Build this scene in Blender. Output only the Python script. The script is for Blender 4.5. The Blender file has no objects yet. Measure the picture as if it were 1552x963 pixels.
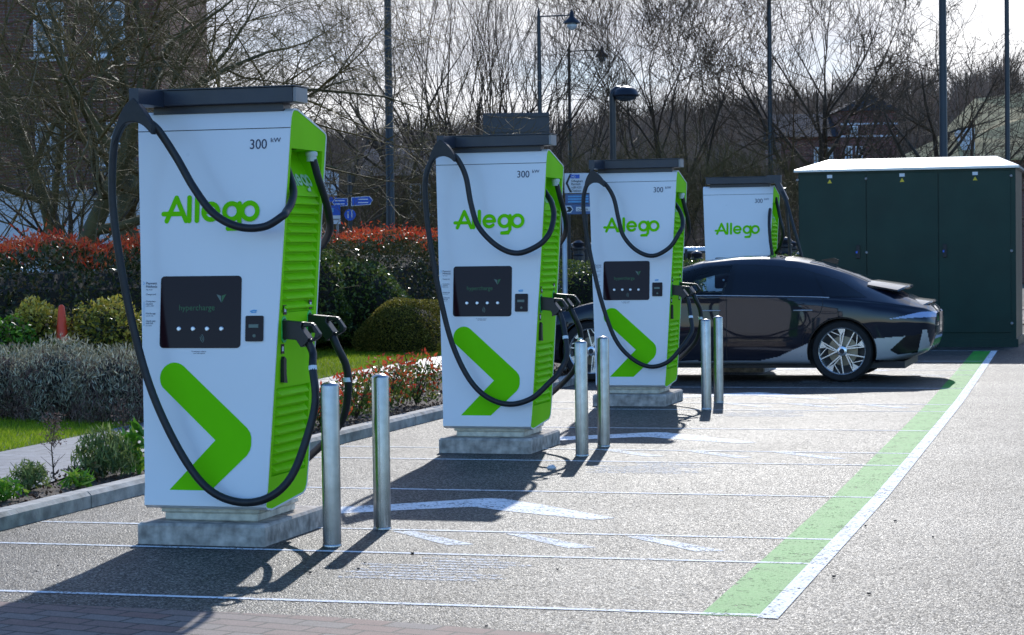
import bpy, bmesh, math, random
import numpy as np
from mathutils import Vector, Matrix
R = math.radians
random.seed(7); rng = np.random.default_rng(7)
SC = bpy.context.scene
COL = SC.collection

# ------------------------------------------------------------------ camera
F = 3300.0; CX, CY = 776.0, 481.5; HC = 1.55
PITCH = math.atan((481.5-381)/F); ROLL = 0.0125; YAW = R(15.8)
_f = Vector((-math.sin(YAW)*math.cos(PITCH), math.cos(YAW)*math.cos(PITCH), -math.sin(PITCH)))
_r0 = Vector((math.cos(YAW), math.sin(YAW), 0)); _u0 = _r0.cross(_f)
_r = _r0*math.cos(ROLL)-_u0*math.sin(ROLL); _u = _r0*math.sin(ROLL)+_u0*math.cos(ROLL)
EYE = Vector((0, 0, HC))
cam = bpy.data.cameras.new('camera'); co = bpy.data.objects.new('camera', cam); COL.objects.link(co)
cam.sensor_width = 36; cam.lens = 36*F/1552; cam.clip_end = 3000; cam.clip_start = .1
m3 = Matrix((_r, _u, -_f)).transposed()
co.matrix_world = Matrix.Translation(EYE) @ m3.to_4x4()
SC.camera = co
cam.dof.use_dof = True; cam.dof.focus_distance = 17; cam.dof.aperture_fstop = 11

# real world helpers: from a measured sight line to a point in the place
def ray(px, py): return _f+_r*((px-CX)/F)-_u*((py-CY)/F)
def G(px, py, z=0.0): d = ray(px, py); return EYE+d*((z-HC)/d.z)
def YP(px, py, y): d = ray(px, py); return EYE+d*(y/d.y)
def ZP(px, py, Z): return EYE+ray(px, py)*Z

# ------------------------------------------------------------------ world
SUN_EL, SUN_AZ = R(29.5), R(-10.0)      # azimuth measured from +Y towards +X
w = bpy.data.worlds.new('World'); SC.world = w; w.use_nodes = True
nt = w.node_tree; nt.nodes.clear()
def N(t, **k):
    n = nt.nodes.new(t)
    for a, b in k.items(): setattr(n, a, b)
    return n
sky = N('ShaderNodeTexSky', sky_type='NISHITA', sun_disc=False, sun_elevation=SUN_EL, sun_rotation=SUN_AZ)
sky.air_density = 1.2; sky.dust_density = .1; sky.ozone_density = 9.0
tc = N('ShaderNodeTexCoord'); sep = N('ShaderNodeSeparateXYZ'); nt.links.new(tc.outputs['Generated'], sep.inputs[0])
mp = N('ShaderNodeMapping'); mp.inputs['Scale'].default_value = (1.5, 1.5, 7); nt.links.new(tc.outputs['Generated'], mp.inputs[0])
no = N('ShaderNodeTexNoise'); no.inputs['Scale'].default_value = 2.2; no.inputs['Detail'].default_value = 8; no.inputs['Roughness'].default_value = .55
nt.links.new(mp.outputs[0], no.inputs['Vector'])
dot = N('ShaderNodeVectorMath', operation='DOT_PRODUCT'); dot.inputs[1].default_value = (-.2, .97, -.1)
nt.links.new(tc.outputs['Generated'], dot.inputs[0])
ad = N('ShaderNodeMath', operation='MULTIPLY_ADD'); ad.inputs[1].default_value = 1.3
nt.links.new(no.outputs['Fac'], ad.inputs[0]); nt.links.new(dot.outputs['Value'], ad.inputs[2])
mr = N('ShaderNodeMapRange', interpolation_type='SMOOTHSTEP'); mr.inputs['From Min'].default_value = 1.05; mr.inputs['From Max'].default_value = 1.6
nt.links.new(ad.outputs[0], mr.inputs['Value'])
cr = N('ShaderNodeValToRGB'); cr.color_ramp.elements[0].position = .38; cr.color_ramp.elements[0].color = (3.1, 3.2, 3.6, 1)
cr.color_ramp.elements[1].position = .56; cr.color_ramp.elements[1].color = (5.7, 5.7, 5.8, 1)
el = N('ShaderNodeMath', operation='MULTIPLY_ADD'); el.inputs[1].default_value = -3.3; el.inputs[2].default_value = .27
nt.links.new(sep.outputs['Z'], el.inputs[0])
e2 = N('ShaderNodeMath', operation='ADD'); nt.links.new(el.outputs[0], e2.inputs[0]); nt.links.new(no.outputs['Fac'], e2.inputs[1])
nt.links.new(e2.outputs[0], cr.inputs[0])
mx = N('ShaderNodeMix', data_type='RGBA'); nt.links.new(mr.outputs[0], mx.inputs['Factor'])
nt.links.new(sky.outputs[0], mx.inputs['A']); nt.links.new(cr.outputs[0], mx.inputs['B'])
bg = N('ShaderNodeBackground'); bg.inputs['Strength'].default_value = .15
nt.links.new(mx.outputs['Result'], bg.inputs[0])
wo = N('ShaderNodeOutputWorld'); nt.links.new(bg.outputs[0], wo.inputs[0])

sl = bpy.data.lights.new('sun', 'SUN'); sl.energy = 2.2; sl.angle = R(.5); sl.color = (1, .97, .92)
so = bpy.data.objects.new('sun', sl); COL.objects.link(so)
sd = Vector((math.sin(SUN_AZ)*math.cos(SUN_EL), math.cos(SUN_AZ)*math.cos(SUN_EL), math.sin(SUN_EL)))
so.rotation_euler = (-sd).to_track_quat('-Z', 'Y').to_euler()
so.location = sd*50
SC.view_settings.view_transform = 'Standard'; SC.view_settings.look = 'None'
SC.view_settings.exposure = .78; SC.view_settings.gamma = 1
SC.render.engine = 'CYCLES'
SC.cycles.use_denoising = True
SC.cycles.max_bounces = 8; SC.cycles.transparent_max_bounces = 16

# ------------------------------------------------------------------ materials
class NB:
    def __init__(s, name):
        s.m = bpy.data.materials.new(name); s.m.use_nodes = True; s.nt = s.m.node_tree; s.nt.nodes.clear()
        s.out = s.n('ShaderNodeOutputMaterial'); s.b = s.n('ShaderNodeBsdfPrincipled'); s.l(s.b.outputs[0], s.out.inputs[0])
        s.tc = s.n('ShaderNodeTexCoord')
    def n(s, t, **k):
        x = s.nt.nodes.new(t)
        for a, b in k.items(): setattr(x, a, b)
        return x
    def l(s, a, b): s.nt.links.new(a, b)
    def noise(s, scale, detail=4, rough=.5, coord='Object', sc=None):
        x = s.n('ShaderNodeTexNoise'); x.inputs['Scale'].default_value = scale; x.inputs['Detail'].default_value = detail; x.inputs['Roughness'].default_value = rough
        if sc:
            m = s.n('ShaderNodeMapping'); m.inputs['Scale'].default_value = sc; s.l(s.tc.outputs[coord], m.inputs[0]); s.l(m.outputs[0], x.inputs['Vector'])
        else: s.l(s.tc.outputs[coord], x.inputs['Vector'])
        return x.outputs['Fac']
    def ramp(s, fac, stops):
        r = s.n('ShaderNodeValToRGB'); e = r.color_ramp.elements
        while len(e) < len(stops): e.new(.5)
        for i, (p, c) in enumerate(stops): e[i].position = p; e[i].color = (*c, 1) if len(c) == 3 else c
        s.l(fac, r.inputs[0]); return r.outputs[0]
    def mix(s, f, a, b, blend='MIX'):
        x = s.n('ShaderNodeMix', data_type='RGBA', blend_type=blend)
        for v, k in ((f, 'Factor'), (a, 'A'), (b, 'B')):
            if isinstance(v, (int, float)): x.inputs[k].default_value = v
            elif isinstance(v, tuple): x.inputs[k].default_value = (*v, 1)
            else: s.l(v, x.inputs[k])
        return x.outputs['Result']
    def math(s, op, a, b=0.0, c=0.0):
        x = s.n('ShaderNodeMath', operation=op)
        for i, v in enumerate((a, b, c)):
            if isinstance(v, (int, float)): x.inputs[i].default_value = v
            else: s.l(v, x.inputs[i])
        return x.outputs[0]
    def bump(s, h, strength=.3, dist=.01):
        x = s.n('ShaderNodeBump'); x.inputs['Strength'].default_value = strength; x.inputs['Distance'].default_value = dist
        s.l(h, x.inputs['Height']); s.l(x.outputs[0], s.b.inputs['Normal'])
    def set(s, **k):
        for a, v in k.items():
            a = a.replace('_', ' ')
            if isinstance(v, (int, float)): s.b.inputs[a].default_value = v
            elif isinstance(v, tuple): s.b.inputs[a].default_value = (*v, 1)
            else: s.l(v, s.b.inputs[a])
        return s

def mat(name, col, rough=.5, metal=0.0, var=.12, vs=6.0, bump=0.0, bs=60.0, coat=0.0, spec=.5):
    s = NB(name)
    lo = tuple(c*(1-var) for c in col); hi = tuple(min(1, c*(1+var)) for c in col)
    s.set(Base_Color=s.ramp(s.noise(vs, 5), [(.3, lo), (.7, hi)]), Metallic=float(metal), Coat_Weight=float(coat), Specular_IOR_Level=float(spec))
    rr = s.n('ShaderNodeMapRange'); rr.inputs['To Min'].default_value = max(.02, rough*.85); rr.inputs['To Max'].default_value = min(1, rough*1.15)
    s.l(s.noise(vs*3, 4), rr.inputs['Value']); s.l(rr.outputs[0], s.b.inputs['Roughness'])
    if bump: s.bump(s.noise(bs, 4), bump, .004)
    return s.m

def leaf_mat(name, stops, rough=.4, trans=.3, spec=.25):
    s = NB(name); g = s.n('ShaderNodeNewGeometry')
    c = s.ramp(g.outputs['Random Per Island'], stops)
    s.set(Base_Color=c, Roughness=rough, Specular_IOR_Level=spec)
    t = s.n('ShaderNodeBsdfTranslucent'); s.l(c, t.inputs[0]); m = s.n('ShaderNodeMixShader'); m.inputs[0].default_value = trans
    s.l(s.b.outputs[0], m.inputs[1]); s.l(t.outputs[0], m.inputs[2]); s.l(m.outputs[0], s.out.inputs[0])
    return s.m

def asphalt():
    s = NB('asphalt')
    v = s.n('ShaderNodeTexVoronoi'); v.inputs['Scale'].default_value = 105; s.l(s.tc.outputs['Object'], v.inputs['Vector'])
    sp = s.n('ShaderNodeSeparateColor'); s.l(v.outputs['Color'], sp.inputs[0])
    chips = s.ramp(sp.outputs[0], [(0, (.006, .005, .004)), (.45, (.018, .0155, .0135)), (.75, (.056, .048, .04)), (1, (.28, .25, .21))])
    big = s.ramp(s.noise(.9, 5, .6), [(.3, (.6, .6, .62)), (.7, (1.2, 1.18, 1.15))])
    c = s.mix(1.0, chips, big, 'MULTIPLY')
    st = s.ramp(s.noise(3.5, 6, .7), [(.35, (.8, .8, .82)), (.6, (1, 1, 1))])
    c = s.mix(1.0, c, st, 'MULTIPLY')
    pt = s.n('ShaderNodeMapRange'); pt.inputs['From Min'].default_value = .3; pt.inputs['From Max'].default_value = .7; pt.inputs['To Min'].default_value = .32; pt.inputs['To Max'].default_value = .66
    s.l(s.math('ADD', s.math('MULTIPLY', s.noise(.55, 5, .62), .7), s.math('MULTIPLY', s.noise(2.6, 5, .7, sc=(1, .35, 1)), .3)), pt.inputs['Value'])
    s.set(Base_Color=c, Roughness=s.math('MULTIPLY_ADD', sp.outputs[1], .3, .44), Specular_IOR_Level=s.math('MULTIPLY', pt.outputs[0], s.math('MULTIPLY_ADD', sp.outputs[0], 1.3, .35)))
    h = s.math('ADD', s.math('MULTIPLY', v.outputs['Distance'], -1.0), s.math('MULTIPLY', sp.outputs[2], .9))
    s.bump(h, .8, .006)
    return s.m

def paint(name, col, wear=.5, rough=.5):
    s = NB(name)
    v = s.n('ShaderNodeTexVoronoi'); v.inputs['Scale'].default_value = 85; s.l(s.tc.outputs['Object'], v.inputs['Vector'])
    sp = s.n('ShaderNodeSeparateColor'); s.l(v.outputs['Color'], sp.inputs[0])
    f = s.math('ADD', s.math('MULTIPLY', sp.outputs[0], .5), s.math('MULTIPLY', s.noise(7, 6, .7), .9))
    mk = s.n('ShaderNodeMapRange'); mk.inputs['From Min'].default_value = wear; mk.inputs['From Max'].default_value = wear+.12; s.l(f, mk.inputs['Value'])
    c = s.ramp(s.noise(5, 5), [(.3, tuple(x*.82 for x in col)), (.7, col)])
    s.set(Base_Color=c, Roughness=.65, Specular_IOR_Level=.2)
    s.bump(s.math('ADD', s.math('MULTIPLY', v.outputs['Distance'], -1.0), s.noise(60, 3)), .5, .005)
    t = s.n('ShaderNodeBsdfTransparent'); m = s.n('ShaderNodeMixShader'); s.l(mk.outputs[0], m.inputs[0])
    s.l(t.outputs[0], m.inputs[1]); s.l(s.b.outputs[0], m.inputs[2]); s.l(m.outputs[0], s.out.inputs[0])
    return s.m

def brickmat(name, c1, c2, mortar, scale=1.0, bw=.22, rh=.11, ms=.008, axis=None, off=.5, bumpd=.006, rough=.8):
    s = NB(name)
    b = s.n('ShaderNodeTexBrick', offset=off); b.inputs['Scale'].default_value = scale
    b.inputs['Color1'].default_value = (*c1, 1); b.inputs['Color2'].default_value = (*c2, 1); b.inputs['Mortar'].default_value = (*mortar, 1)
    b.inputs['Brick Width'].default_value = bw; b.inputs['Row Height'].default_value = rh; b.inputs['Mortar Size'].default_value = ms
    m = s.n('ShaderNodeMapping')
    if axis == 'wall': m.inputs['Rotation'].default_value = (R(90), 0, 0)
    if axis == 'diag': m.inputs['Rotation'].default_value = (0, 0, R(12))
    s.l(s.tc.outputs['Object'], m.inputs[0]); s.l(m.outputs[0], b.inputs['Vector'])
    c = s.mix(1.0, b.outputs['Color'], s.ramp(s.noise(9, 6, .7), [(.3, (.72, .72, .74)), (.7, (1.1, 1.1, 1.1))]), 'MULTIPLY')
    c = s.mix(1.0, c, s.ramp(s.noise(160, 2), [(.35, (.6, .6, .62)), (.65, (1.25, 1.25, 1.25))]), 'MULTIPLY')
    s.set(Base_Color=c, Roughness=rough)
    s.bump(s.math('ADD', s.math('MULTIPLY', b.outputs['Fac'], -1.0), s.math('MULTIPLY', s.noise(80, 3), .3)), .7, bumpd)
    return s.m

M = {}
M['asphalt'] = asphalt()
M['white_line'] = paint('white_line_paint', (.78, .8, .82), .44)
M['white_worn'] = paint('worn_white_paint', (.74, .76, .78), .5)
M['white_faint'] = paint('faint_white_paint', (.62, .63, .65), .66)
M['green_line'] = paint('green_line_paint', (.03, .33, .03), .40)
M['pavers'] = brickmat('block_pavers', (.22, .11, .085), (.21, .165, .14), (.03, .026, .022), 1, .24, .12, .007, 'diag', rough=.75)
M['slabs'] = brickmat('path_slabs', (.27, .265, .27), (.33, .325, .33), (.14, .14, .14), 1, .3, .2, .008, None, rough=.45)
M['kerb'] = mat('kerb_concrete', (.38, .355, .32), .8, var=.42, vs=9, bump=.7, bs=60)
M['plinth'] = mat('plinth_concrete', (.42, .37, .32), .9, var=.5, vs=14, bump=1.0, bs=45)
M['soil'] = mat('bark_soil', (.075, .05, .035), .95, var=.5, vs=30, bump=1, bs=70)
M['ground'] = mat('rough_ground', (.09, .085, .06), .95, var=.4, vs=.5)
M['lawn'] = mat('lawn_base', (.05, .09, .012), .95, var=.4, vs=8, bump=1, bs=60)
M['white'] = mat('white_powder_coat', (.8, .81, .83), .3, var=.02, vs=2, coat=.15)
M['foot'] = mat('cream_foot_steel', (.62, .59, .5), .5, var=.3, vs=16)
M['green'] = mat('green_powder_coat', (.27, .74, .008), .5, var=.05, vs=3, spec=.06)
M['decal'] = mat('green_decal', (.17, .68, .003), .5, var=.03, spec=.06)
M['anthracite'] = mat('anthracite_steel', (.02, .026, .042), .38, var=.15, spec=.5)
M['greymetal'] = mat('grey_steel_plate', (.28, .27, .27), .45, var=.1)
M['rubber'] = mat('black_rubber_cable', (.012, .012, .015), .5, var=.3, vs=20)
M['plastic'] = mat('black_plastic', (.014, .014, .017), .38, var=.2)
M['sockgreen'] = mat('bright_green_ring', (.05, .6, .15), .4)
M['whitetape'] = mat('white_tape', (.7, .75, .8), .5)
M['inkblue'] = mat('navy_ink', (.02, .025, .07), .5)
M['inkcyan'] = mat('cyan_ink', (.12, .4, .7), .5)
M['faintwhite'] = mat('pale_side_lettering', (.5, .75, .45), .5)
M['screenlogo'] = mat('screen_green', (.02, .12, .03), .4)
M['screengrey'] = mat('screen_grey', (.12, .17, .14), .4)
M['steelbutton'] = mat('steel_button', (.6, .6, .62), .3, .9)
M['gland'] = mat('pale_cable_gland', (.6, .63, .6), .4)
M['cabinet'] = mat('dark_green_fibreglass', (.008, .036, .027), .4, var=.2, vs=1.5, bump=.08, bs=9, spec=.25)
M['cabroof'] = mat('pale_roof_panel', (.7, .7, .66), .35, var=.04, coat=.6)
M['blackiron'] = mat('black_iron', (.008, .010, .018), .35, var=.2)
M['galv'] = mat('galvanised_steel', (.38, .41, .45), .4, .7, var=.15)
M['carblack'] = mat('midnight_car_paint', (.004, .006, .015), .4, .15, var=.05, coat=.9, spec=.1)
M['darkglass'] = mat('privacy_glass', (.003, .004, .007), .05, var=.1, spec=.6)
M['blacktrim'] = mat('gloss_black_trim', (.004, .004, .005), .2, var=.1)
M['silvertrim'] = mat('silver_trim', (.42, .44, .47), .32, .6, var=.05)
M['tyre'] = mat('tyre_rubber', (.012, .012, .013), .8, var=.2, bump=.3)
M['alloy'] = mat('machined_alloy', (.78, .78, .8), .25, .85, var=.05)
M['alloydark'] = mat('dark_alloy', (.03, .03, .034), .4, .4)
M['brake'] = mat('brake_disc', (.3, .25, .18), .45, .7)
M['lamp'] = mat('tail_lens_sky_reflection', (.35, .42, .62), .08, var=.1)  # pale blue base stands in for sky reflected in the lens
M['cone'] = mat('orange_plastic', (.8, .07, .02), .4, var=.1)
M['blue'] = mat('sign_blue', (.01, .10, .55), .35, var=.06)
M['signblue'] = mat('dull_sign_blue', (.06, .13, .3), .4)
M['signwhite'] = mat('sign_white', (.7, .74, .8), .4, var=.05)
M['black'] = mat('sign_black', (.01, .01, .012), .5)
M['yellow'] = mat('warning_yellow', (.75, .55, .03), .5)
M['bark'] = mat('dark_bark', (.06, .042, .028), .95, var=.4, vs=3, bump=.6, bs=25)
M['twig'] = mat('brown_twigs', (.10, .066, .04), .8, var=.35, vs=.8, spec=.3)
M['mossbark'] = mat('mossy_bark', (.075, .062, .018), .75, var=.5, vs=2, bump=.6, bs=25)
M['mosstwig'] = mat('mossy_twigs', (.13, .09, .028), .65, var=.45, vs=1.2, spec=.35)
M['brickred'] = brickmat('red_brick_wall', (.24, .075, .05), (.17, .06, .045), (.2, .16, .14), 1, .23, .075, .01, 'wall', bumpd=.01)
M['render'] = mat('painted_render', (.62, .63, .66), .7, var=.08)
M['slate'] = mat('slate_roof', (.06, .06, .07), .95, var=.2, vs=3, spec=.05)
M['tanroof'] = mat('lichened_tile_roof', (.42, .31, .15), .9, var=.3, vs=2, bump=.6, bs=9, spec=.1)
M['window'] = mat('window_glass', (.05, .07, .1), .08, var=.3)
M['frame'] = mat('white_window_frame', (.75, .77, .8), .5)
M['hill'] = mat('wooded_hillside', (.13, .085, .06), 1, var=.5, vs=.05)
M['hilltwig'] = mat('distant_twigs', (.23, .155, .11), .9, var=.4, vs=.06)
M['lf_dark'] = leaf_mat('dark_hedge_leaf', [(0, (.022, .028, .008)), (.5, (.055, .075, .016)), (.85, (.13, .11, .035)), (1, (.24, .15, .08))], .3, .25, .35)
M['lf_red'] = leaf_mat('red_young_leaf', [(0, (.5, .035, .015)), (.5, (.7, .09, .03)), (1, (.55, .16, .05))], .4, .35)
M['lf_green'] = leaf_mat('laurel_leaf', [(0, (.025, .05, .008)), (.5, (.075, .12, .02)), (1, (.2, .24, .05))], .28, .3, .35)
M['lf_bright'] = leaf_mat('fresh_green_leaf', [(0, (.05, .16, .01)), (.6, (.12, .3, .02)), (1, (.3, .42, .06))], .35, .35)
M['lf_yellow'] = leaf_mat('golden_leaf', [(0, (.14, .16, .02)), (.6, (.46, .38, .05)), (1, (.65, .48, .10))], .35, .3)
M['lf_box'] = leaf_mat('olive_clipped_leaf', [(0, (.06, .06, .008)), (.6, (.2, .18, .025)), (1, (.42, .34, .07))], .6, .35)
M['lf_grey'] = leaf_mat('grey_lavender_leaf', [(0, (.13, .11, .06)), (.6, (.33, .32, .22)), (1, (.56, .55, .42))], .7, .35)
M['lf_brown'] = leaf_mat('dry_brown_stalk', [(0, (.07, .04, .035)), (.6, (.2, .12, .10)), (1, (.32, .22, .17))], .7, .2)
M['lf_olive'] = leaf_mat('soft_green_leaf', [(0, (.05, .09, .03)), (.6, (.16, .22, .06)), (1, (.34, .38, .14))], .5, .35)
M['lf_young'] = leaf_mat('young_green_leaf', [(0, (.04, .08, .015)), (.6, (.13, .19, .03)), (1, (.36, .32, .08))], .4, .4)
M['core'] = mat('light_blocker_dark', (.018, .016, .010), 1, var=.3)  # near-black tone of the solid cores added to stop light in foliage
M['grass'] = leaf_mat('grass_blade', [(0, (.11, .19, .006)), (.6, (.27, .40, .012)), (1, (.45, .5, .05))], .6, .5, .3)
M['litter'] = leaf_mat('bark_chip', [(0, (.03, .02, .015)), (.6, (.10, .06, .04)), (1, (.28, .17, .12))], .8, .05)
M['skin'] = mat('skin', (.5, .32, .24), .6); M['hair'] = mat('pale_hair', (.55, .5, .42), .7); M['coat'] = mat('dark_coat', (.02, .02, .03), .8)
M['vanwhite'] = mat('white_car_paint', (.55, .6, .68), .3, coat=.5)
M['stone'] = mat('pale_stone', (.55, .55, .55), .8, var=.2)

def glass(name, tint, gloss=.12):
    s = NB(name); t = s.n('ShaderNodeBsdfTransparent'); t.inputs[0].default_value = (*tint, 1)
    g = s.n('ShaderNodeBsdfGlossy'); g.inputs['Roughness'].default_value = .03
    fr = s.n('ShaderNodeFresnel'); fr.inputs[0].default_value = 1.45
    m = s.n('ShaderNodeMixShader'); s.l(fr.outputs[0], m.inputs[0]); s.l(t.outputs[0], m.inputs[1]); s.l(g.outputs[0], m.inputs[2]); s.l(m.outputs[0], s.out.inputs[0])
    return s.m
M['carglass'] = glass('car_glass', (.86, .95, .96))

def bollard_steel():
    s = NB('brushed_stainless')
    n = s.noise(30, 3, .5, sc=(1, 1, .03))
    s.set(Base_Color=s.ramp(s.noise(14, 4), [(.3, (.34, .34, .34)), (.7, (.46, .46, .47))]), Metallic=1.0, Roughness=s.math('MULTIPLY_ADD', n, .2, .18))
    s.bump(s.noise(400, 2, .5, sc=(1, 1, .02)), .05, .001)
    return s.m
M['steel'] = bollard_steel()
def screen_mat():
    s = NB('maroon_reflection_glass'); s.set(Base_Color=(.022, .007, .009), Roughness=.12, Specular_IOR_Level=.18); return s.m  # maroon base carries the reflection of brick buildings behind the camera
M['screen'] = screen_mat()

# ------------------------------------------------------------------ object helpers
def tag(o, label=None, cat=None, group=None, kind=None):
    if label: o['label'] = label
    if cat: o['category'] = cat
    if group: o['group'] = group
    if kind: o['kind'] = kind
    return o
def empty(name, loc=(0, 0, 0), rz=0.0):
    o = bpy.data.objects.new(name, None); COL.objects.link(o); o.location = loc; o.rotation_euler = (0, 0, rz); o.empty_display_size = .2
    return o
def mesh_obj(name, verts, faces, mats, parent=None, fm=None, smooth=False):
    me = bpy.data.meshes.new(name); me.from_pydata([tuple(v) for v in verts], [], faces)
    mats = mats if isinstance(mats, list) else [mats]
    for m in mats: me.materials.append(M[m])
    if fm is not None: me.polygons.foreach_set('material_index', np.array(fm, dtype=np.int32))
    if smooth: me.polygons.foreach_set('use_smooth', np.ones(len(me.polygons), dtype=bool))
    me.update(); o = bpy.data.objects.new(name, me); COL.objects.link(o)
    if parent: o.parent = parent
    return o
def np_mesh(name, V, k, mats, parent=None, fm=None):
    """V: (n*k,3) vertices, every k of them one face"""
    me = bpy.data.meshes.new(name); nv = len(V); nf = nv//k
    me.vertices.add(nv); me.vertices.foreach_set('co', V.astype(np.float32).ravel())
    me.loops.add(nv); me.loops.foreach_set('vertex_index', np.arange(nv, dtype=np.int32))
    me.polygons.add(nf); me.polygons.foreach_set('loop_start', np.arange(0, nv, k, dtype=np.int32)); me.polygons.foreach_set('loop_total', np.full(nf, k, dtype=np.int32))
    mats = mats if isinstance(mats, list) else [mats]
    for m in mats: me.materials.append(M[m])
    if fm is not None: me.polygons.foreach_set('material_index', np.array(fm, dtype=np.int32))
    me.update(calc_edges=True); o = bpy.data.objects.new(name, me); COL.objects.link(o)
    if parent: o.parent = parent
    return o
def shade(o, ang=35):
    me = o.data; me.polygons.foreach_set('use_smooth', np.ones(len(me.polygons), dtype=bool))
    try: me.set_sharp_from_angle(angle=R(ang))
    except Exception: pass
    return o
class MB:
    def __init__(s): s.v = []; s.f = []; s.m = []
    def add(s, v, f, m=0, T=None):
        o = len(s.v); s.v += [tuple(T @ Vector(p)) if T else tuple(p) for p in v]; s.f += [tuple(i+o for i in q) for q in f]; s.m += [m]*len(f); return s
    def box(s, x0, x1, y0, y1, z0, z1, m=0, T=None, b=0.0):
        if b > 0:
            P = []
            for z, i in ((z0, b), (z0+b, 0), (z1-b, 0), (z1, b)):
                P.append([(x0+i+ (b if i==0 else 0)*0, y0+i, z), (x1-i, y0+i, z), (x1-i, y1-i, z), (x0+i, y1-i, z)])
            v = [p for q in P for p in q]; f = [(3, 2, 1, 0), (12, 13, 14, 15)]
            for k in range(3):
                for j in range(4): f.append((k*4+j, k*4+(j+1) % 4, k*4+4+(j+1) % 4, k*4+4+j))
            return s.add(v, f, m, T)
        v = [(x, y, z) for z in (z0, z1) for x, y in ((x0, y0), (x1, y0), (x1, y1), (x0, y1))]
        return s.add(v, [(3, 2, 1, 0), (4, 5, 6, 7), (0, 1, 5, 4), (1, 2, 6, 5), (2, 3, 7, 6), (3, 0, 4, 7)], m, T)
    def prism(s, poly, d0, d1, axis='y', m=0, T=None):
        """poly of 2D points extruded along an axis from d0 to d1"""
        n = len(poly)
        def mk(p, d): return {'y': (p[0], d, p[1]), 'x': (d, p[0], p[1]), 'z': (p[0], p[1], d)}[axis]
        v = [mk(p, d0) for p in poly]+[mk(p, d1) for p in poly]
        f = [tuple(range(n))[::-1], tuple(range(n, 2*n))]+[(i, (i+1) % n, n+(i+1) % n, n+i) for i in range(n)]
        return s.add(v, f, m, T)
    def lathe(s, prof, seg=24, c=(0, 0, 0), m=0, T=None, cap=True):
        v = []; f = []
        for r, z in prof:
            for k in range(seg): a = 2*math.pi*k/seg; v.append((c[0]+r*math.cos(a), c[1]+r*math.sin(a), c[2]+z))
        for i in range(len(prof)-1):
            for k in range(seg): f.append((i*seg+k, i*seg+(k+1) % seg, (i+1)*seg+(k+1) % seg, (i+1)*seg+k))
        if cap: f.append(tuple(range(seg))[::-1]); f.append(tuple(range((len(prof)-1)*seg, len(prof)*seg)))
        return s.add(v, f, m, T)
    def tube(s, pts, r, seg=10, m=0, cap=True):
        pts = [Vector(p) for p in pts]; n = len(pts); rr = r if isinstance(r, (list, tuple)) else [r]*n
        v = []; f = []; prev = None
        for i, p in enumerate(pts):
            t = (pts[min(i+1, n-1)]-pts[max(i-1, 0)]).normalized()
            if prev is None: a = Vector((0, 0, 1)) if abs(t.z) < .9 else Vector((1, 0, 0)); a = (a-t*a.dot(t)).normalized()
            else: a = (prev-t*prev.dot(t)).normalized()
            prev = a; b = t.cross(a)
            for k in range(seg): q = 2*math.pi*k/seg; v.append(p+(a*math.cos(q)+b*math.sin(q))*rr[i])
        for i in range(n-1):
            for k in range(seg): f.append((i*seg+k, i*seg+(k+1) % seg, (i+1)*seg+(k+1) % seg, (i+1)*seg+k))
        if cap: f.append(tuple(range(seg))[::-1]); f.append(tuple(range((n-1)*seg, n*seg)))
        return s.add(v, f, m)
    def build(s, name, mats, parent=None, ang=35):
        o = mesh_obj(name, s.v, s.f, mats, parent, s.m); 
        if ang: shade(o, ang)
        return o
def spline(pts, n=8):
    P = [Vector(p) for p in pts]; out = []
    for i in range(len(P)-1):
        p0, p1, p2, p3 = P[max(i-1, 0)], P[i], P[i+1], P[min(i+2, len(P)-1)]
        for k in range(n):
            t = k/n; out.append(.5*((2*p1)+(p2-p0)*t+(2*p0-5*p1+4*p2-p3)*t*t+(3*p1-p0-3*p2+p3)*t**3))
    out.append(P[-1]); return out
def rrect(x0, x1, z0, z1, r, n=5):
    o = []
    for cx, cz, a0 in ((x1-r, z1-r, 0), (x0+r, z1-r, 90), (x0+r, z0+r, 180), (x1-r, z0+r, 270)):
        for k in range(n+1): a = R(a0+90*k/n); o.append((cx+r*math.cos(a), cz+r*math.sin(a)))
    return o
def text_obj(name, s, size, mp, mats, parent=None, ext=.0006, align='LEFT', sx=1.0, off=0.0):
    cu = bpy.data.curves.new(name, 'FONT'); cu.body = s; cu.size = size; cu.align_x = align; cu.extrude = ext; cu.offset = off
    t = bpy.data.objects.new('t', cu); COL.objects.link(t); bpy.context.view_layer.update()
    me = bpy.data.meshes.new_from_object(t); bpy.data.objects.remove(t)
    for v in me.vertices: v.co = mp(v.co.x*sx, v.co.y, v.co.z)
    me.materials.clear(); me.materials.append(M[mats]); me.name = name
    o = bpy.data.objects.new(name, me); COL.objects.link(o)
    if parent: o.parent = parent
    return o
def copy_tree(o, parent=None):
    c = o.copy(); COL.objects.link(c); c.parent = parent
    for ch in [x for x in bpy.data.objects if x.parent == o]: copy_tree(ch, c)
    return c

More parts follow.
